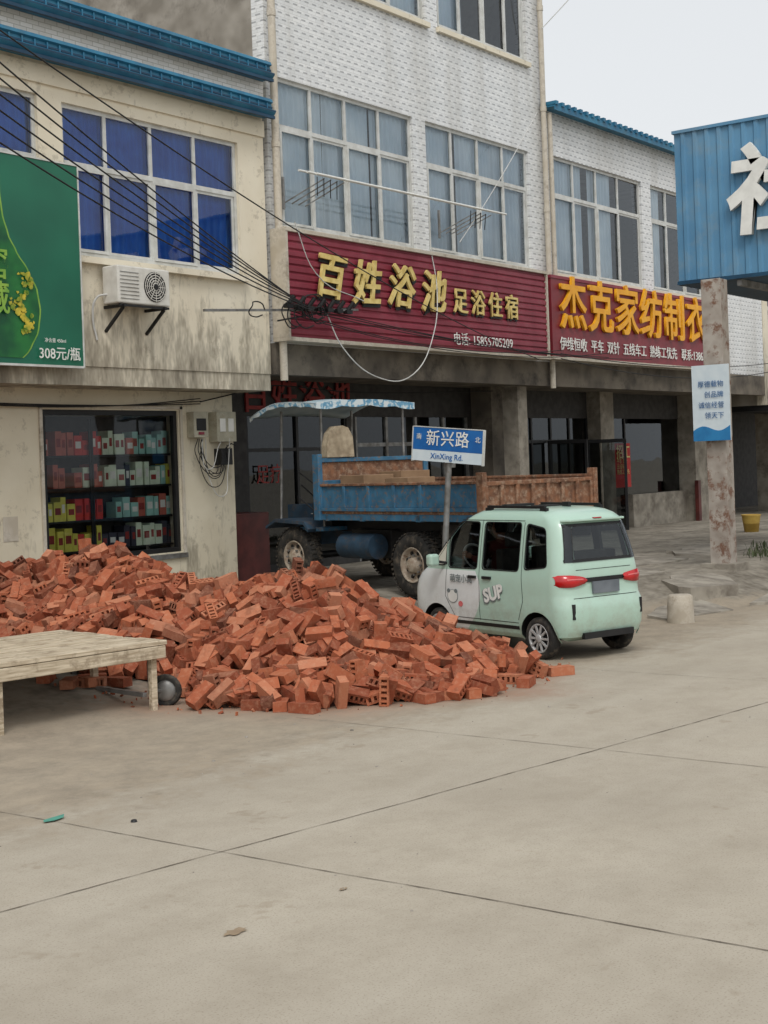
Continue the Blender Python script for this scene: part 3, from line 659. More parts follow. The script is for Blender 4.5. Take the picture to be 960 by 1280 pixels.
for y in gy:
    for x in gx:
        h=hp(x,y)-.11
        vs.append((x,y,max(h,-.12)))
n=len(gx)
for j in range(len(gy)-1):
    for i in range(n-1):
        idx=(j*n+i,j*n+i+1,(j+1)*n+i+1,(j+1)*n+i)
        if max(vs[k][2] for k in idx)>-.1: fs.append(idx)
mb_=MB(); mb_.add(vs,fs,'core'); mb_.build('rubble_core',pile,fix=False)

# ---------------------------------------------------------------- wooden cart
ct=empty('flat_wooden_cart',(9.0,9.18,0),(0,0,math.radians(172))); m_=MB()
Lx,Ly=2.3,1.7
for i in range(8):
    y0=-Ly*i/8; k_=random.uniform(-.008,.008); m_.box(random.uniform(-.03,.01),Lx,y0-Ly/8+.016,y0,.595,.628+k_,'wood')
for y in (-.03,-Ly+.03): m_.box(.0,Lx,y-.03,y+.03,.48,.59,'wood')
m_.box(0,.06,-Ly+.06,-.06,.485,.59,'wood'); m_.box(Lx-.06,Lx,-Ly+.06,-.06,.485,.59,'wood'); m_.box(1.1,1.16,-Ly+.06,-.06,.49,.59,'wood')
for x,y in ((.06,-.06),(.06,-.98),(1.6,-.06),(1.6,-1.5)): m_.box(x,x+.06,y-.06,y,.0,.48,'wood')
m_.bar((.1,-.2,.14),(.1,-1.6,.14),.04,.04,'steel')
for y in (-.20,-1.45):
    m_.revolve([(.0,-.045),(.03,-.045),(.04,-.02),(.09,-.02),(.12,-.035),(.14,-.03),(.15,0),(.14,.03),(.12,.035),(.09,.02),(.03,.045),(0,.045)],(-.13,y,.15),(.75,.65,0),'rubber',n=24)
    m_.revolve([(.0,-.05),(.06,-.05),(.095,-.03),(.10,0),(.095,.03),(.06,.05),(0,.05)],(-.13,y,.15),(.75,.65,0),'steel',n=24)
    m_.bar((.03,y,.14),(.03,y,.48),.05,.04,'steel'); m_.bar((-.13,y,.15),(.03,y,.17),.03,.03,'steel')
m_.build('deck_legs_wheels',ct,bevel=.006)

m_=MB(); m_.revolve([(0,.345),(.13,.35),(.155,.33),(.165,.2),(.172,.0)],(16.6,7.75,0),(0,0,1),pm('pale_concrete',S(196,188,174),S(168,158,142),scale=6,rough=.9,bs=.3,dirt=S(132,118,98)),n=24)
m_.build('concrete_bollard')
m_=MB(); M['bucket']=pm('yellow_bucket',S(196,166,84),S(180,146,70)); m_.revolve([(.0,0),(.15,0),(.2,.38),(.215,.38),(.2,.35),(.15,.03)],(29.4,12.0,.36),(0,0,1),'bucket',n=20); m_.build('plastic_bucket')
lt=MB(); M['teal']=pm('teal_plastic',S(84,148,130))
lt.add([(5.74,6.97,.01),(5.80,6.94,.012),(5.88,6.95,.012),(5.92,6.99,.02),(5.84,7.02,.01),(5.77,7.01,.012)],[(0,1,2,3,4,5)],'teal')
lt.build('plastic_scrap')
st=MB()
for (x,y,r) in [(6.05,6.5,.022),(7.6,7.3,.015),(5.6,4.51,.010),(8.0,6.1,.010),(10.6,6.2,.014),(9.0,7.1,.016),(8.4,7.7,.015)]+[(random.uniform(5,13),random.uniform(4,7.8),random.uniform(.003,.008)) for _ in range(70)]:
    st.revolve([(0,r*.8),(r*.8,r*.6),(r,.0)],(x,y,0),(0,0,1),'black' if r>.02 else 'cement',n=7)
st.build('scattered_pebbles',fix=False)

M['weed']=pm('weed_green',S(92,100,68),S(66,76,50),scale=8,rough=.8)
wd=MB()
def tuft(cx,cy,n,r,h):
    for i in range(n):
        x=cx+random.gauss(0,r); y=cy+random.gauss(0,r*.7); z=g(x,y)-.01; a=random.random()*6.3; l=h*random.uniform(.3,1.1); w_=random.uniform(.005,.011)
        dx,dy=math.cos(a),math.sin(a); b_=random.uniform(.15,.6)*l
        p0=Vector((x,y,z)); p1=p0+Vector((dx*b_*.35,dy*b_*.35,l*.6)); p2=p0+Vector((dx*b_,dy*b_,l*.95)); s=Vector((-dy,dx,0))*w_
        wd.add([p0-s,p0+s,p1+s*1.3,p1-s*1.3,p2],[(0,1,2,3),(3,2,4)],'weed')
for cx,cy,n,r in [(22.9,8.9,160,.35),(23.8,8.9,220,.45),(25.0,9.3,260,.5),(25.8,8.5,300,.6)]: tuft(cx,cy,n,r,.18)
wd.build('weeds',fix=False)

# ---------------------------------------------------------------- cargo truck
tk=empty('open_cab_cargo_truck',(15.08,9.69,.0),(0,0,-math.atan2(.246,.969)))
m_=MB(); Wd=2.0; B=3.42
m_.box(0,Wd,0,B,1.44,1.50,'rust')
def side(x0,x1,za,zb,mat,y0=.03,y1=B-.02,out=-1,top=None):
    m_.box(x0,x1,y0,y1,za+.05,zb-.035,mat); xx0,xx1=(x0-.03,x1+.01) if out<0 else (x0-.01,x1+.03)
    m_.box(xx0,xx1,y0,y1,zb-.035,zb,top or mat); m_.box(xx0,xx1,y0,y1,za,za+.05,mat)
    n=6
    for i in range(n+1):
        yy=y0+(y1-y0-.06)*i/n; m_.box(xx0+.002,xx1-.002,yy,yy+.06,za+.05,zb-.035,mat)
side(0,.03,1.48,1.87,'blue_truck',top='rust'); side(Wd-.03,Wd,1.5,1.90,'rust',out=1)
m_.box(-.03,Wd,B-.02,B+.05,1.5,2.18,'rust'); m_.box(-.05,.03,B-.06,B+.08,1.35,2.30,'blue_truck'); m_.box(Wd-.03,Wd+.05,B-.06,B+.08,1.35,2.25,'blue_truck'); m_.box(-.03,Wd,B-.05,B+.08,2.181,2.24,'blue_truck'); m_.box(.03,Wd-.03,B-.045,B-.021,1.85,1.92,'blue_truck')
m_.box(.0,Wd,-.03,.0,1.5,1.80,'rust')
for x in np.linspace(.0,Wd-.06,8): m_.box(x,x+.06,-.07,-.03,1.48,1.81,'rust')
m_.box(-.03,Wd+.03,-.068,.012,1.81,1.86,'rust'); m_.box(-.03,Wd+.03,-.068,.012,1.43,1.48,'rust'); m_.box(-.06,.02,-.09,.03,1.35,1.98,'rust'); m_.box(Wd-.02,Wd+.06,-.09,.03,1.35,1.98,'rust')
for i in range(5): m_.box(.3+i*.3,.45+i*.3,.5,3.0,1.5,1.56+.05*(i%3),'wood')
M['cardb']=pm('cardboard',S(150,122,94),S(128,102,78),scale=3,rough=.9)
for bx in ((.3,.85,2.75,3.3,1.5,1.98),(.95,1.5,2.7,3.2,1.5,2.02),(.4,.9,1.9,2.4,1.5,1.93)): m_.box(*bx,'cardb')
for x in (.55,1.35): m_.box(x,x+.1,.1,5.0,1.16,1.34,'black')
for y in (.2,1.2,2.4,3.2): m_.box(.0,Wd,y,y+.1,1.34,1.43,'blue_truck')
m_.box(0,.06,0,B,1.35,1.439,'blue_truck')
M['tank']=pm('tank_dark_blue',S(44,70,90),S(34,52,68),scale=4,rough=.7,dirt=S(84,72,62),dirtscale=5)
m_.cyl((.2,2.35,.98),(.2,3.1,.98),.18,'tank'); m_.box(.4,.8,2.3,3.2,.8,1.2,'black')
m_.cyl((.1,1.46,.77),(1.9,1.46,.77),.07,'black'); m_.cyl((.1,4.14,.80),(1.9,4.14,.80),.05,'black'); m_.cyl((1,1.46,.65),(1,1.46,.9),.17,'black')
for x in (.45,1.5): m_.bar((x,.9,1.12),(x,1.46,.92),.07,.05,'rust'); m_.bar((x,1.46,.92),(x,2.0,1.12),.07,.05,'rust')
m_.box(.0,.5,.75,.78,.62,1.3,'rubber')
m_.box(.1,1.9,3.5,4.2,1.18,1.24,'blue_truck'); m_.box(.55,1.45,4.15,5.0,.95,1.55,'tank'); m_.box(.6,1.4,5.0,5.04,1.0,1.5,'black'); m_.box(.5,1.5,4.1,4.18,1.3,1.75,'steel')
for x in (-.05,1.5):
    m_.prism([(3.65,1.22),(3.75,1.33),(4.5,1.36),(4.75,1.25),(4.75,1.21),(4.5,1.31),(3.78,1.28),(3.68,1.17)],'x',x,x+.55,'tank')
m_.box(.3,.9,3.55,4.0,1.25,1.6,'black'); m_.box(.3,.9,3.5,3.6,1.6,2.1,'black')
m_.prism([(.12,2.25),(.62,2.25),(.60,2.55),(.52,2.68),(.42,2.71),(.28,2.70),(.18,2.6),(.13,2.42)],'y',3.35,3.5,pm('beige_cover',S(176,162,138),S(140,126,104),scale=8,dirt=S(110,98,80)))
m_.bar((.6,4.1,1.7),(.6,3.95,1.95),.03,.03,'black'); m_.revolve([(.19,0),(.205,.012),(.22,0),(.205,-.012),(.19,0)],(.6,3.93,1.98),(0,-.5,.86),'black')
for x,y in ((.15,3.52),(1.7,3.52),(.25,4.75),(1.6,4.75)): m_.cyl((x,y,1.25),(x,y+(-.0 if y<4 else -.1),2.98),.02,'steel',n=8)
for k in range(18):
    a_=(random.uniform(0,1.6),random.uniform(3.7,4.8),random.uniform(1.3,1.9)); m_.bar(a_,(a_[0]+random.uniform(-.3,.3),a_[1]+random.uniform(-.3,.3),a_[2]+random.uniform(-.1,.3)),.02,.02,random.choice(['rust','steel','black']))
m_.build('bed_chassis_cab',tk,bevel=.006)
cn=MB(); M['canopy']=pm('canopy_sheet',S(186,200,204),S(150,170,180),scale=3,rough=.6)
def canmat():
    m,nt,b=newmat('canopy_print'); c=ramp(nt,noise(nt,7,3,rough=.5),[(.44,S(200,210,212)),(.5,S(110,158,184)),(.58,S(84,136,168)),(.62,S(190,204,206))]); nt.links.new(c,b.inputs['Base Color']); b.inputs['Roughness'].default_value=.6; return m
M['canp']=canmat()
n=14; ya,yb=3.3,5.0
P=[]
for i in range(n+1):
    t=i/n; y=ya+(yb-ya)*t; z=3.04+.05*math.sin(t*math.pi)-.22*max(0,t-.6)**1.3*2
    P.append((y,z))
x0,x1=-.1,1.75; vs=[]
for (y,z) in P:
    for k in range(9):
        u=k/8; vs.append((x0+(x1-x0)*u,y,z+.05*math.sin(u*math.pi)-.03*abs(math.sin(u*9))))
cn.add(vs,[(i*9+k,i*9+k+1,(i+1)*9+k+1,(i+1)*9+k) for i in range(n) for k in range(8)],'canopy',True)
vs=[]
for (y,z) in P: vs+=[(-.1,y,z),(-.1,y,z-.05-.03*abs(math.sin(y*9)))]
cn.add(vs,[(2*i,2*i+2,2*i+3,2*i+1) for i in range(n)],'canp')
vs=[]; q=20
for k in range(q+1):
    u=k/q; x=-.1+1.85*u; z=P[0][1]+.05*math.sin(u*math.pi); vs+=[(x,ya-.002,z),(x,ya-.002,z-.08-.03*abs(math.sin(u*12)))]
cn.add(vs,[(2*i,2*i+2,2*i+3,2*i+1) for i in range(q)],'canp')
co=cn.build('canopy',tk,fix=False); so=co.modifiers.new('s','SOLIDIFY'); so.thickness=.015
M['rimc']=pm('wheel_rim',S(190,180,162),S(146,128,110),scale=8,rough=.6,dirt=S(116,84,62),dirtscale=9,dlo=.52,dhi=.68)
def truck_wheel(name,x,y,z,r,wd,double,steer=0):
    m=MB()
    def one(o):
        m.revolve([(r*.55,-wd/2+.02),(r*.62,-wd/2),(r*.9,-wd/2+.005),(r*.98,-wd/2+.03),(r,-wd/4),(r,wd/4),(r*.98,wd/2-.03),(r*.9,wd/2-.005),(r*.62,wd/2),(r*.55,wd/2-.02)],(o,0,0),(1,0,0),'rubber',n=40)
        for i in range(40):
            t=2*math.pi*i/40
            for s_ in (-1,1):
                T=Matrix.Rotation(t+(.04 if s_>0 else 0),4,'X'); m.box(o+(0.01 if s_>0 else -wd/2+.01),o+(wd/2-.01 if s_>0 else -.01),-.016,.016,r-.004,r+.012,'rubber',T)
    one(0)
    if double: one(wd+.03)
    m.revolve([(r*.56,-wd/2+.02),(r*.54,-wd/2+.0),(r*.50,-wd/2+.03),(r*.46,-wd/2+.08),(r*.25,-wd/2+(.09 if double else .03)),(r*.22,-wd/2-.01),(r*.16,-wd/2-.03),(0,-wd/2-.035)],(0,0,0),(1,0,0),M['rimc'],n=32)
    for i in range(8):
        t=2*math.pi*i/8; c=Vector((-wd/2+(.06 if double else .01),r*.3*math.cos(t),r*.3*math.sin(t))); m.cyl(c,c-Vector((.03,0,0)),.016,'steel',n=6)
        t+=.39; c=Vector((-wd/2+(.075 if double else .045),r*.39*math.cos(t),r*.39*math.sin(t))); m.cyl(c,c-Vector((.012,0,0)),.028,'black',n=10)
    o=m.build(name,tk,fix=True); o.location=(x,y,z); o.rotation_euler=(0,0,steer); return o
truck_wheel('front_wheel_left',.12,4.14,.37+.43,.43,.22,False,.05); truck_wheel('front_wheel_right',1.88,4.14,.80,.43,.22,False); truck_wheel('rear_wheels_left',.14,1.46,.33+.43,.43,.2,True); truck_wheel('rear_wheels_right',1.6,1.46,.76,.43,.2,True)

# ---------------------------------------------------------------- electric microcar
CL=(13.62,7.54,0); CR=(0,0,-math.atan2(.305,.952))
car=empty('parked_electric_microcar',CL,CR)
def car_paint():
    m,nt,b=newmat('mint_white_paint'); tc=N(nt,'ShaderNodeTexCoord'); sp=N(nt,'ShaderNodeSeparateXYZ'); nt.links.new(tc.outputs['Object'],sp.inputs[0])
    bend=math_(nt,'MULTIPLY',math_(nt,'POWER',math_(nt,'ABSOLUTE',math_(nt,'SUBTRACT',sp.outputs[2],.66)),2.0),1.6)
    a_=math_(nt,'GREATER_THAN',math_(nt,'SUBTRACT',sp.outputs[1],bend),.93); z_=math_(nt,'LESS_THAN',sp.outputs[2],.90)
    c=mix(nt,math_(nt,'MULTIPLY',a_,z_),S(170,198,182),S(218,221,219))
    d=ramp(nt,noise(nt,5,4,rough=.8),[(.42,(0,0,0)),(.8,(1,1,1))])
    lo=N(nt,'ShaderNodeMapRange'); nt.links.new(sp.outputs[2],lo.inputs[0]); lo.inputs[1].default_value=.2; lo.inputs[2].default_value=.75; lo.inputs[3].default_value=.8; lo.inputs[4].default_value=.10
    c=mix(nt,math_(nt,'MULTIPLY',d,lo.outputs[0]),c,S(146,138,120))
    nt.links.new(c,b.inputs['Base Color']); b.inputs['Roughness'].default_value=.3; b.inputs['Coat Weight'].default_value=.5; b.inputs['Coat Roughness'].default_value=.08
    return m
M['paint']=car_paint()
M['red_lens']=pm('red_lens',S(190,26,30),S(160,18,22),rough=.12,spec=.7); M['pink']=pm('lens_highlight',S(228,120,120),rough=.2)
def lerp_tab(tab,z):
    if z<=tab[0][0]: return tab[0][1:]
    for a_,b_ in zip(tab,tab[1:]):
        if z<=b_[0]:
            t=(z-a_[0])/(b_[0]-a_[0]); return tuple(a_[k]+(b_[k]-a_[k])*t for k in range(1,len(a_)))
    return tab[-1][1:]
tab=[(.20,-.30,2.14,.54,.16,.24),(.25,-.40,2.22,.59,.19,.28),(.34,-.44,2.28,.612,.21,.32),(.48,-.455,2.31,.622,.22,.32),(.60,-.445,2.31,.622,.22,.32),(.66,-.405,2.30,.618,.21,.30),(.76,-.39,2.26,.618,.20,.30),(.84,-.39,2.18,.616,.20,.28),(.92,-.385,2.04,.606,.19,.25),(.98,-.38,1.92,.596,.19,.22),(1.20,-.335,1.69,.565,.19,.20),(1.40,-.28,1.47,.530,.19,.20),(1.475,-.25,1.38,.510,.20,.24),(1.52,-.20,1.31,.485,.21,.26),(1.56,-.12,1.22,.44,.22,.26),(1.59,.02,1.06,.35,.22,.24),(1.60,.15,.88,.22,.15,.15)]
def outline(z,ins=0):
    yr,yf,w_,rr,rf_=lerp_tab(tab,z); yr+=ins; yf-=ins; w_-=ins; rr=max(.02,rr-ins*.5); rf_=max(.02,rf_-ins*.5); pts_=[]
    def arc(cx,cy,r,a0,a1,n=8):
        for i in range(n): t=a0+(a1-a0)*i/(n-1); pts_.append((cx+r*math.cos(t),cy+r*math.sin(t)))
    pi=math.pi
    arc(-w_+rr,yr+rr,rr,pi,1.5*pi); arc(w_-rr,yr+rr,rr,1.5*pi,2*pi)
    arc(w_-rf_,yf-rf_,rf_,0,.5*pi); arc(-w_+rf_,yf-rf_,rf_,.5*pi,pi)
    return [(x,y,z) for x,y in pts_]
def stack(zs,ins):
    vs=[];fs=[]
    for z in zs: vs+=outline(z,ins)
    n=32
    for j in range(len(zs)-1): fs+=[(j*n+i,j*n+(i+1)%n,(j+1)*n+(i+1)%n,(j+1)*n+i) for i in range(n)]
    fs.append(tuple(range(n))[::-1]); fs.append(tuple(range((len(zs)-1)*n,len(zs)*n))); return vs,fs
def simple(name,vs,fs,mi=0):
    me=bpy.data.meshes.new(name); me.from_pydata([tuple(v) for v in vs],[],fs); me.materials.append(M['paint']); me.materials.append(M['black']); me.polygons.foreach_set('material_index',[mi]*len(fs))
    bm=bmesh.new(); bm.from_mesh(me); bmesh.ops.recalc_face_normals(bm,faces=bm.faces); bm.to_mesh(me); bm.free()
    ob=bpy.data.objects.new(name,me); sc.collection.objects.link(ob); return ob
zs=sorted(set([t[0] for t in tab]+[.29,.41,.54,.70,.88,.95,1.09,1.30]))
body=simple('body_shell',*stack(zs,0))
cav=simple('cav',*stack([.55,.7,.9,1.0,1.2,1.4,1.475,1.52,1.545],.045),1)
def rpoly(pts_,r=.04,n=5):
    out=[]; k=len(pts_)
    for i in range(k):
        p=Vector(pts_[i]); a_=Vector(pts_[i-1]); b_=Vector(pts_[(i+1)%k]); d1=(a_-p).normalized(); d2=(b_-p).normalized(); rr=min(r,(a_-p).length*.45,(b_-p).length*.45)
        s=p+d1*rr; e2=p+d2*rr
        for j in range(n): t=j/(n-1); out.append(tuple((1-t)**2*s+2*t*(1-t)*p+t*t*e2))
    return out
sidew=[[(1.56,.955),(1.80,.955),(1.56,1.22)],[(1.50,.93),(1.00,.93),(1.00,1.44),(1.33,1.44),(1.50,1.26)],[(.90,.93),(.30,.93),(.30,1.44),(.90,1.44)],[(.20,.95),(-.15,.99),(-.09,1.38),(.20,1.43)]]
frontw=[(-.5,1.03),(.5,1.03),(.44,1.40),(-.44,1.40)]
def pr_ob(poly,axis,a_,b_):
    n=len(poly); P=lambda u,w_,c:{'x':(c,u,w_),'y':(u,c,w_)}[axis]
    return simple('cut',[P(u,w_,a_) for u,w_ in poly]+[P(u,w_,b_) for u,w_ in poly],[tuple(range(n)),tuple(range(n,2*n))]+[(i,(i+1)%n,n+(i+1)%n,n+i) for i in range(n)],1)
cut=[cav]+[pr_ob(rpoly(p_,.05),'x',-1,1) for p_ in sidew]+[pr_ob(rpoly([(-.40,1.03),(.40,1.03),(.35,1.41),(-.35,1.41)],.07),'y',-1,.1),pr_ob(rpoly(frontw,.06),'y',1.2,3)]
for yc in (0,1.72):
    poly=[(yc+.285*math.cos(t),.22+.285*math.sin(t)) for t in np.linspace(-.35,math.pi+.35,26)]
    for a_,b_ in ((-1,-.36),(.36,1)): cut.append(pr_ob(poly,'x',a_,b_))
for c in cut:
    md=body.modifiers.new('b','BOOLEAN'); md.operation='DIFFERENCE'; md.object=c; md.solver='EXACT'
dg=bpy.context.evaluated_depsgraph_get(); nm=bpy.data.meshes.new_from_object(body.evaluated_get(dg))
body.modifiers.clear(); body.data=nm
for c in cut: bpy.data.objects.remove(c)
nm.shade_smooth(); nm.set_sharp_from_angle(angle=math.radians(32)); body.parent=car
def wz(z): return lerp_tab(tab,z)[2]
def yrs(x,z):
    yr,yf,w_,rr,_=lerp_tab(tab,z); ax=abs(x)
    if ax<=w_-rr: return yr
    d=min(rr,ax-(w_-rr)); return yr+rr-math.sqrt(max(0,rr*rr-d*d))
cb=MB(); cg=MB()
def shrink(poly,k):
    c=Vector((sum(p[0] for p in poly)/len(poly),sum(p[1] for p in poly)/len(poly)))
    return [tuple(c+(Vector(p)-c)*(1+k/(Vector(p)-c).length)) for p in poly]
for p_ in sidew:
    P=rpoly(p_,.05); O=shrink(P,.016); n=len(P)
    for s in (-1,1):
        vs=[(s*(wz(z)+.004),y,z) for y,z in P]+[(s*(wz(z)+.004),y,z) for y,z in O]
        cb.add(vs,[(i,(i+1)%n,n+(i+1)%n,n+i) for i in range(n)],'black')
        cg.add([(s*(wz(z)-.012),y,z) for y,z in O],[tuple(range(n))],'glass_car')
nu,nvv=22,8; vs=[]
for j in range(nvv+1):
    v_=j/nvv; z=1.03+.40*v_; hw=.52-.075*v_
    for i in range(nu+1):
        u=-1+2*i/nu; x=u*hw; vs.append((x,yrs(x,z)-.007,z))
cg.add(vs,[(j*(nu+1)+i,j*(nu+1)+i+1,(j+1)*(nu+1)+i+1,(j+1)*(nu+1)+i) for j in range(nvv) for i in range(nu)],'glass_car',True)
def rband(za,zb,xa,xb,mat,off=.009,n=10):
    vs=[]
    for i in range(n+1):
        x=xa+(xb-xa)*i/n; vs+=[(x,yrs(x,za)-off,za),(x,yrs(x,zb)-off,zb)]
    cb.add(vs,[(2*i,2*i+2,2*i+3,2*i+1) for i in range(n)],mat,True)
rband(1.03,1.06,-.52,.52,'black'); rband(1.40,1.43,-.45,.45,'black')
for s in (-1,1):
    vs=[]
    for j in range(9):
        z=1.03+.40*j/8; hw=.52-.075*j/8
        for x in (s*hw,s*(hw-.10)): vs.append((x,yrs(x,z)-.0095,z))
    cb.add(vs,[(2*j,2*j+1,2*j+3,2*j+2) for j in range(8)],'black',True)
P=rpoly(frontw,.06); O=shrink(P,.01); n=len(P)
cg.add([(x,lerp_tab(tab,z)[1]-.012,z) for x,z in O],[tuple(range(n))],'glass_car')
def ribbon(ptsyz,w_=.007,s=-1,mat='black'):
    Q=[]
    for i in range(len(ptsyz)-1):
        a_,b_=Vector(ptsyz[i]),Vector(ptsyz[i+1]); k=max(1,int((b_-a_).length/.05))
        for j in range(k): Q.append(a_.lerp(b_,j/k))
    Q.append(Vector(ptsyz[-1])); vs=[]
    for i,p_ in enumerate(Q):
        d=(Q[min(i+1,len(Q)-1)]-Q[max(i-1,0)]).normalized(); nrm=Vector((-d.y,d.x))*w_/2
        for q in (p_-nrm,p_+nrm): vs.append((s*(wz(q.y)+.0025),q.x,q.y))
    cb.add(vs,[(2*i,2*i+2,2*i+3,2*i+1) for i in range(len(Q)-1)],mat)
for s in (-1,1):
    ribbon([(.95,.36),(.95,1.47)],s=s); ribbon([(.30,.40),(.22,.60),(.24,.90),(.245,1.45)],s=s); ribbon([(1.53,1.24),(1.53,.93),(1.56,.6),(1.40,.38)],s=s); ribbon([(.30,.37),(1.40,.37)],s=s); ribbon([(.25,1.465),(1.32,1.465)],s=s)
    ribbon([(.30,.315),(1.42,.315)],.04,s)
    a_,b_=min(s*.612,s*.64),max(s*.612,s*.64)
    cb.box(a_,b_,1.0,1.12,.82,.85,'black'); cb.box(a_,b_,.74,.88,.82,.85,'black')
    cb.bar((s*.59,1.55,.97),(s*.74,1.6,1.0),.03,.03,'black')
    for yc in (0,1.72):
        vs=[]
        for i in range(21):
            t=-.1+(math.pi+.2)*i/20
            for r in (.285,.305):
                y=yc+r*math.cos(t); z=.22+r*math.sin(t); vs.append((s*(wz(z)+.006),y,z))
        cb.add(vs,[(2*i,2*i+2,2*i+3,2*i+1) for i in range(20)],'paint',True)
mir=MB()
for s in (-1,1): mir.box(min(s*.68,s*.82),max(s*.68,s*.82),1.56,1.66,.94,1.08,'paint')
mir.build('mirrors',car,bevel=.03)
def lens(s):
    nn=12; rows=[]; vs=[]
    for i in range(nn+1):
        t=i/nn; x=.27+.335*t; zt=.868+.035*math.sin(t*1.9); zb=.805-.035*math.sin(t*2.4)
        if i==0: zb,zt=.82,.855
        if i==nn: zb+=.02; zt-=.015
        rows.append((x,zb,zt))
    for x,zb,zt in rows:
        zm=(zb+zt)/2
        for z,o in ((zb,-.0),(zb+.008,-.022),(zm,-.03),(zt-.008,-.022),(zt,0)):
            vs.append((s*x,yrs(x,z)+o-.002,z))
    return vs,[(i*5+k,i*5+k+1,(i+1)*5+k+1,(i+1)*5+k) for i in range(nn) for k in range(4)]
Rr_=MB()
for s in (-1,1):
    vs,fs=lens(s); Rr_.add(vs,fs,'red_lens',True)
    vs=[]
    for i in range(9):
        x=.33+.2*i/8
        for z in (.845,.858): vs.append((s*x,yrs(x,.85)-.0335,z+.006*math.sin(i/8*2)))
    Rr_.add(vs,[(2*i,2*i+2,2*i+3,2*i+1) for i in range(8)],'pink')
    Rr_.box(min(s*.47,s*.505),max(s*.47,s*.505),-.44,-.36,.44,.60,'black')
rband(.815,.86,-.30,.30,'black',.012)
Rr_.box(-.19,.19,-.425,-.40,.69,.815,pm('number_plate',S(112,118,124),S(96,102,108))); Rr_.box(-.36,.36,-.450,-.40,.225,.29,'black')
Rr_.build('rear_lights_plate',car)
rband(.652,.658,-.46,.46,'black',.004); rband(.945,.951,-.40,.40,'black',.003)
lid=MB(); lid.prism([(-.40,.0),(.40,.0),(.46,.09),(-.46,.09)],'z',1.452,1.475,'paint',Matrix.Translation((0,-.32,0))); lid.box(-.06,.06,-.33,-.30,1.476,1.488,'red_lens'); lid.build('roof_spoiler',car,bevel=.008)
for s in (-1,1):
    cb.bar((s*.40,.05,1.605),(s*.40,1.0,1.61),.035,.03,'black')
    for y in (.07,.98): cb.box(s*.40-.02,s*.40+.02,y-.05,y+.05,1.53,1.60,'black')
cb.box(-.2,.2,.90,1.0,1.59,1.625,'black'); cb.box(-.02,.02,.1,.2,1.59,1.65,'black'); cb.box(-.12,.12,.35,.6,1.595,1.612,'black')
cb.build('trim',car,fix=False); cg.build('windows',car,fix=False)
it=MB(); M['seat']=pm('seat_fabric',S(84,78,72),S(62,58,54))
it.box(-.48,.48,.0,.42,.56,.72,'seat'); it.box(-.48,.48,-.10,.02,.72,1.12,'seat')
for a_,b_ in ((-.46,-.06),(.06,.46)):
    it.box(a_,b_,.84,1.28,.56,.68,'seat'); it.box(a_,b_,.72,.84,.68,1.14,'seat'); it.box((a_+b_)/2-.1,(a_+b_)/2+.1,.72,.80,1.16,1.32,'seat')
it.box(-.52,.52,1.62,1.85,.6,.94,'black'); it.box(-.5,.5,-.25,1.8,.50,.545,'black')
it.build('interior',car,bevel=.03)
sw=MB(); sw.revolve([(.15,0),(.165,.012),(.18,0),(.165,-.012),(.15,0)],(-.26,1.42,1.02),(0,-.85,.5),M['white']); sw.bar((-.26,1.42,1.02),(-.26,1.62,.90),.03,.03,'black'); sw.bar((-.42,1.42,1.02),(-.10,1.42,1.02),.03,.015,'white'); sw.build('steering_wheel',car)
M['alloy']=pm('alloy_wheel',S(190,190,188),S(168,168,166),rough=.35,metal=.2,dirt=S(120,112,100),dirtscale=9)
def cwheel(name,x,y,s):
    m=MB(); r=.225; wd=.13; o=s
    m.revolve([(r*.66,o*(wd/2-.02)),(r*.70,o*wd/2),(r*.93,o*(wd/2-.008)),(r,o*.04),(r,-o*.04),(r*.93,-o*wd/2),(r*.6,-o*wd/2)],(0,0,0),(1,0,0),'rubber',n=40)
    m.revolve([(r*.70,o*(wd/2-.002)),(r*.68,o*(wd/2+.004)),(r*.62,o*(wd/2-.005)),(r*.60,o*(wd/2-.03))],(0,0,0),(1,0,0),'alloy',n=40)
    m.revolve([(r*.62,o*(wd/2-.035)),(0,o*(wd/2-.05))],(0,0,0),(1,0,0),'black',n=32)
    for i in range(10):
        t=2*math.pi*i/10; m.bar((o*(wd/2-.008),r*.12*math.cos(t),r*.12*math.sin(t)),(o*(wd/2-.008),r*.63*math.cos(t),r*.63*math.sin(t)),.017,.022,'alloy')
    m.revolve([(.045,o*(wd/2-.03)),(.045,o*(wd/2+.004)),(.035,o*(wd/2+.01)),(0,o*(wd/2+.01))],(0,0,0),(1,0,0),'alloy',n=20)
    q=m.build(name,car); q.location=(x,y,.225)
for nme,x,y in (('wheel_rear_left',-.545,0),('wheel_rear_right',.545,0),('wheel_front_left',-.545,1.72),('wheel_front_right',.545,1.72)): cwheel(nme,x,y,-1 if x<0 else 1)
ub=MB(); ub.box(-.42,.42,-.28,2.0,.2,.32,'black'); ub.cyl((-.5,0,.22),(.5,0,.22),.03,'black'); ub.build('underbody',car)
M['grey_dec']=pm('grey_decal',S(120,128,128))
text('SUP',.20,(-.633,.86,.62),'white',car,rz=-math.pi/2,extrude=.001,off=.008,tilt=-.25); text('SUP',.20,(-.629,.87,.61),'grey_dec',car,rz=-math.pi/2,extrude=.001,off=.016,tilt=-.25)
text('萌宠小窝',.10,(-.630,1.46,.80),'grey_dec',car,rz=-math.pi/2,extrude=.001,off=.001)
dd=MB()
def blob(cy,cz,r,mat,k=0): dd.add([(-.6275-k,cy+r*math.cos(2*math.pi*i/16),cz+r*.8*math.sin(2*math.pi*i/16)) for i in range(16)],[tuple(range(16))],mat)
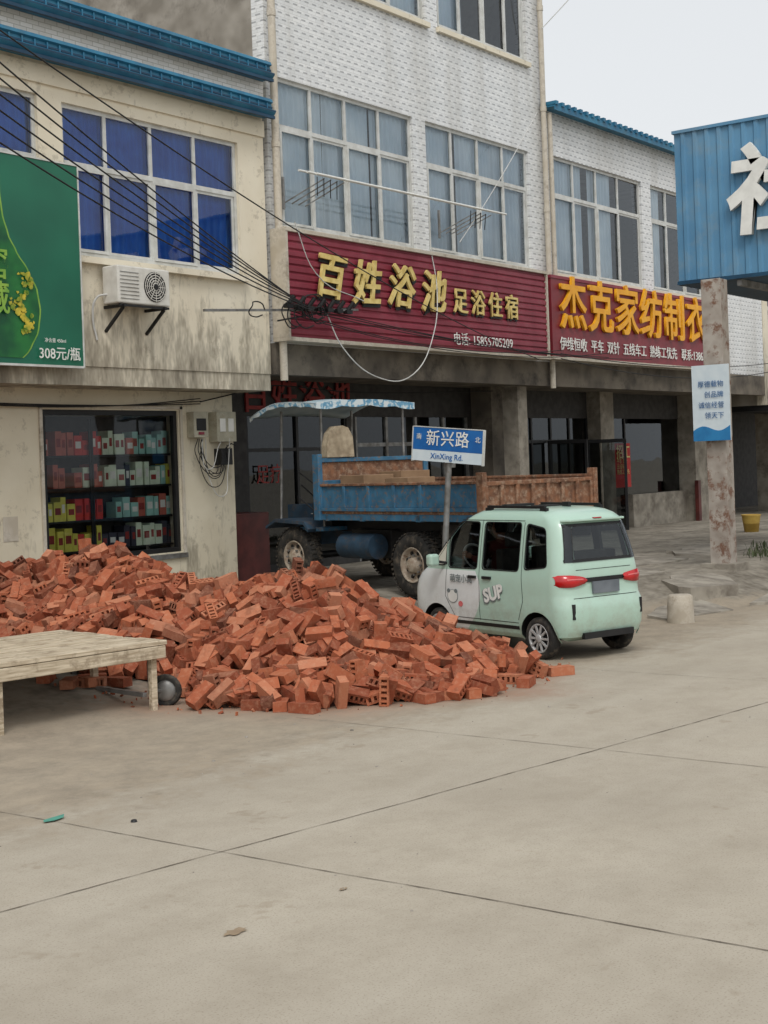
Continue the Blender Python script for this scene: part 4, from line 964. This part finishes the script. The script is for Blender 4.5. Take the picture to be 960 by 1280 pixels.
blob(1.42,.60,.095,'grey_dec'); blob(1.42,.60,.088,'white',.001); blob(1.49,.66,.03,'grey_dec',.0015); blob(1.36,.66,.03,'grey_dec',.0015); blob(1.28,.52,.04,'pink'); dd.build('decals',car,fix=False)

# ---------------------------------------------------------------- driver seated in the car
dr=empty('seated_driver',CL,CR)
M['skin']=pm('skin',S(190,140,112),S(176,124,98),rough=.55); M['shirt']=pm('dark_red_shirt',S(120,52,48),S(96,40,38),rough=.9); M['trous']=pm('dark_trousers',S(52,54,64),S(40,42,50),rough=.9); M['hair']=pm('black_hair',S(30,26,24),S(20,18,16),rough=.5)
def skin(name,V_,E_,R_,mat,root=0,sub=2):
    me=bpy.data.meshes.new(name); me.from_pydata(V_,E_,[]); ob=bpy.data.objects.new(name,me); sc.collection.objects.link(ob); ob.parent=dr; me.materials.append(M[mat])
    ob.modifiers.new('s','SKIN')
    for i,r in enumerate(R_): me.skin_vertices[0].data[i].radius=(r,r) if not isinstance(r,tuple) else r
    me.skin_vertices[0].data[root].use_root=True
    sb_=ob.modifiers.new('u','SUBSURF'); sb_.levels=sub; sb_.render_levels=sub
    ob.modifiers['s'].use_smooth_shade=True; return ob
hx=-.26
skin('torso_and_arms',[(hx,1.0,.76),(hx,.97,.92),(hx,.94,1.08),(hx,.94,1.18),(hx,.95,1.25),(hx-.16,.95,1.16),(hx-.20,1.10,.99),(hx-.15,1.30,1.03),(hx+.16,.95,1.16),(hx+.20,1.10,.99),(hx+.15,1.30,1.03)],
 [(0,1),(1,2),(2,3),(3,4),(3,5),(5,6),(6,7),(3,8),(8,9),(9,10)],[(.15,.11),(.14,.10),(.15,.10),(.12,.08),(.055,.055),(.065,.065),(.046,.046),(.034,.034),(.065,.065),(.046,.046),(.034,.034)],'shirt')
skin('legs',[(hx,1.0,.77),(hx-.09,1.06,.77),(hx-.11,1.42,.82),(hx-.11,1.54,.62),(hx+.09,1.06,.77),(hx+.11,1.42,.82),(hx+.11,1.54,.62)],[(0,1),(1,2),(2,3),(0,4),(4,5),(5,6)],[.11,.085,.062,.042,.085,.062,.042],'trous')
for s in (-1,1):
    wx=hx+s*.15
    skin('hand',[(wx,1.30,1.03),(wx,1.36,1.045),(wx,1.40,1.05)],[(0,1),(1,2)],[.026,.034,.03],'skin',sub=1)
    for f in range(4):
        zf=1.02+f*.02; skin('finger',[(wx,1.385,zf+.01),(wx+s*.015,1.43,zf+.012),(wx+s*.03,1.445,zf),(wx+s*.012,1.455-.005*f,zf-.012)],[(0,1),(1,2),(2,3)],[.010,.009,.008,.007],'skin',sub=1)
    skin('thumb',[(wx-s*.02,1.35,1.05),(wx-s*.035,1.385,1.07),(wx-s*.02,1.41,1.075)],[(0,1),(1,2)],[.011,.010,.008],'skin',sub=1)
hd=MB()
hc=Vector((hx,.985,1.365)); nr,ns=12,16; vs=[]
for j in range(nr+1):
    ph=math.pi*j/nr; zz_=math.cos(ph); rr_=math.sin(ph)
    for i in range(ns):
        t=2*math.pi*i/ns; x=rr_*math.cos(t)*(.075-.018*max(0,-zz_)); y=rr_*math.sin(t)*.092+(.012 if zz_<-.3 and math.sin(t)>0 else 0); z=zz_*.112
        if math.sin(t)>.9 and -.35<zz_<.1: y+=.018
        vs.append(hc+Vector((x,y,z)))
hd.add(vs,[(j*ns+i,j*ns+(i+1)%ns,(j+1)*ns+(i+1)%ns,(j+1)*ns+i) for j in range(nr) for i in range(ns)],'skin',True)
vs2=[hc+(v-hc)*1.09+Vector((0,-.012,.01)) for v in vs]
hd.add(vs2,[(j*ns+i,j*ns+(i+1)%ns,(j+1)*ns+(i+1)%ns,(j+1)*ns+i) for j in range(0,nr) for i in range(ns) if (j<4 or (j<8 and not (0<=i<8)))],'hair',True)
for s in (-1,1):
    hd.revolve([(0,.0),(.008,.004),(.011,.012)],hc+Vector((s*.03,.088,.012)),(0,-1,0),'hair',n=10); hd.revolve([(0,.014),(.014,.01),(.022,0)],hc+Vector((s*.072,0,-.01)),(s,0,0),'skin',n=10)
hd.bar(hc+Vector((-.022,.094,-.055)),hc+Vector((.022,.094,-.055)),.006,.008,'shirt'); hd.cyl((hx,.955,1.22),(hx,.975,1.30),.05,'skin')
hd.build('head',dr)

# ---------------------------------------------------------------- overhead cables
pc=empty('overhead_power_cables')
for i in range(6):
    z=6.25-i*.16; cable('line',sag((5.5,9.6+i*.05,z+.55),(16.2+i*.15,13.72,4.72-.05*i),.12+.03*i),.009,'black_cable',pc)
cable('service_drop',sag((5.5,9.4,6.6),(23.5,13.7,4.0),.35,9),.008,'black_cable',pc)
for i in range(5):
    cable('sign_cable',sag((16.3,13.75,4.62-.05*i),(24.4+2*(i%3),13.72,4.12+.03*i),.10+.05*i,7),.008,'black_cable',pc)
cable('sign_cable',sag((24.4,13.72,4.15),(36,13.7,4.4),.2,7),.010,'black_cable',pc); cable('sign_cable',sag((24.4,13.72,4.05),(36,13.7,4.2),.3,7),.010,'black_cable',pc)
for k in range(9):
    cx=15.6+random.uniform(-.2,1.6); cz=4.6+random.uniform(-.15,.15); r=random.uniform(.08,.28)
    cable('coil',[(cx+r*math.cos(t)*random.uniform(.8,1.2),13.68+random.uniform(-.05,.05),cz-.1+r*.8*math.sin(t)) for t in np.linspace(0,5.5,7)],.010,'black_cable',pc)
q=MB()
for i in range(7):
    x=16.2+i*.24; q.cyl((x,13.7,4.55),(x+.06,13.62,4.68),.035,'black',n=10); q.box(x-.06,x+.08,13.66,13.74,4.5,4.56,'black')
q.bar((14.6,13.9,4.38),(17.9,13.7,4.58),.035,.035,'steel'); q.bar((16.0,13.74,4.3),(17.8,13.72,4.62),.025,.025,'black'); q.build('insulators',pc)
cable('hanging_white_cable',[(17.2,13.8,4.55),(17.5,13.7,3.95),(18.4,13.65,3.5),(19.3,13.65,3.6),(20.0,13.7,4.3),(20.3,13.8,5.1),(20.3,13.9,5.8)],.010,'white_cable',pc)
cable('diag_white_cable',[(16.6,13.85,5.85),(17.0,13.8,5.1),(18.2,13.8,4.75)],.008,'white_cable',pc)
cable('stay_wire',sag((20.6,13.5,5.9),(24.3,14.0,8.9),.08),.008,'white_cable',pc)
cable('far_wire',sag((24.6,14.0,10.6),(27.5,12,14.5),.1),.010,'white_cable',pc)
for i in range(3): cable('soffit_wire',sag((9.0,14.8,3.2+.03*i),(15.4,14.8,3.12+.04*i),.08+.05*i),.008,'black_cable',pc)
cable('soffit_wire',[(15.4,14.8,3.15),(16.3,14.9,3.3),(17.2,15.2,3.45),(20,15.3,3.4),(24.2,15.2,3.5)],.010,'black_cable',pc)

# ---------------------------------------------------------------- light, sky, camera
wd_=bpy.data.worlds.new('World'); sc.world=wd_; wd_.use_nodes=True; nt=wd_.node_tree; bg=nt.nodes['Background']; out=nt.nodes['World Output']
d=Vector((.50,.42,-.85)).normalized(); sd=-d
sky=N(nt,'ShaderNodeTexSky',sky_type='NISHITA'); sky.sun_disc=False; sky.sun_elevation=math.asin(sd.z); sky.sun_rotation=math.atan2(sd.x,sd.y); sky.dust_density=5; sky.air_density=1.0
hs=N(nt,'ShaderNodeHueSaturation'); hs.inputs['Saturation'].default_value=.25; nt.links.new(sky.outputs[0],hs.inputs['Color']); nt.links.new(hs.outputs[0],bg.inputs[0]); bg.inputs[1].default_value=.06
bg2=N(nt,'ShaderNodeBackground'); bg2.inputs[0].default_value=(.86,.885,.90,1); bg2.inputs[1].default_value=.70
ad=N(nt,'ShaderNodeAddShader'); nt.links.new(bg.outputs[0],ad.inputs[0]); nt.links.new(bg2.outputs[0],ad.inputs[1]); nt.links.new(ad.outputs[0],out.inputs[0])
sl=bpy.data.lights.new('sun','SUN'); sl.energy=1.0; sl.angle=math.radians(16); sl.color=(1,.98,.95); so=bpy.data.objects.new('sun',sl); sc.collection.objects.link(so); so.rotation_euler=d.to_track_quat('-Z','Y').to_euler(); so.location=(0,0,30)
cam=bpy.data.cameras.new('camera'); co=bpy.data.objects.new('camera',cam); sc.collection.objects.link(co); sc.camera=co
cam.sensor_fit='VERTICAL'; cam.sensor_height=36; cam.lens=1778/1280*36; cam.shift_y=-62/1280; cam.clip_end=2000
A=math.atan2(1320,1778); F=Vector((math.cos(A),math.sin(A),0)); R_=Vector((math.sin(A),-math.cos(A),0)); U=Vector((0,0,1))
mt3=Matrix((R_,U,-F)).transposed().to_4x4(); co.matrix_world=Matrix.Translation((0,0,2.15))@mt3@Matrix.Rotation(-.036,4,'Z')
sc.view_settings.view_transform='Standard'; sc.view_settings.look='None'; sc.view_settings.exposure=0
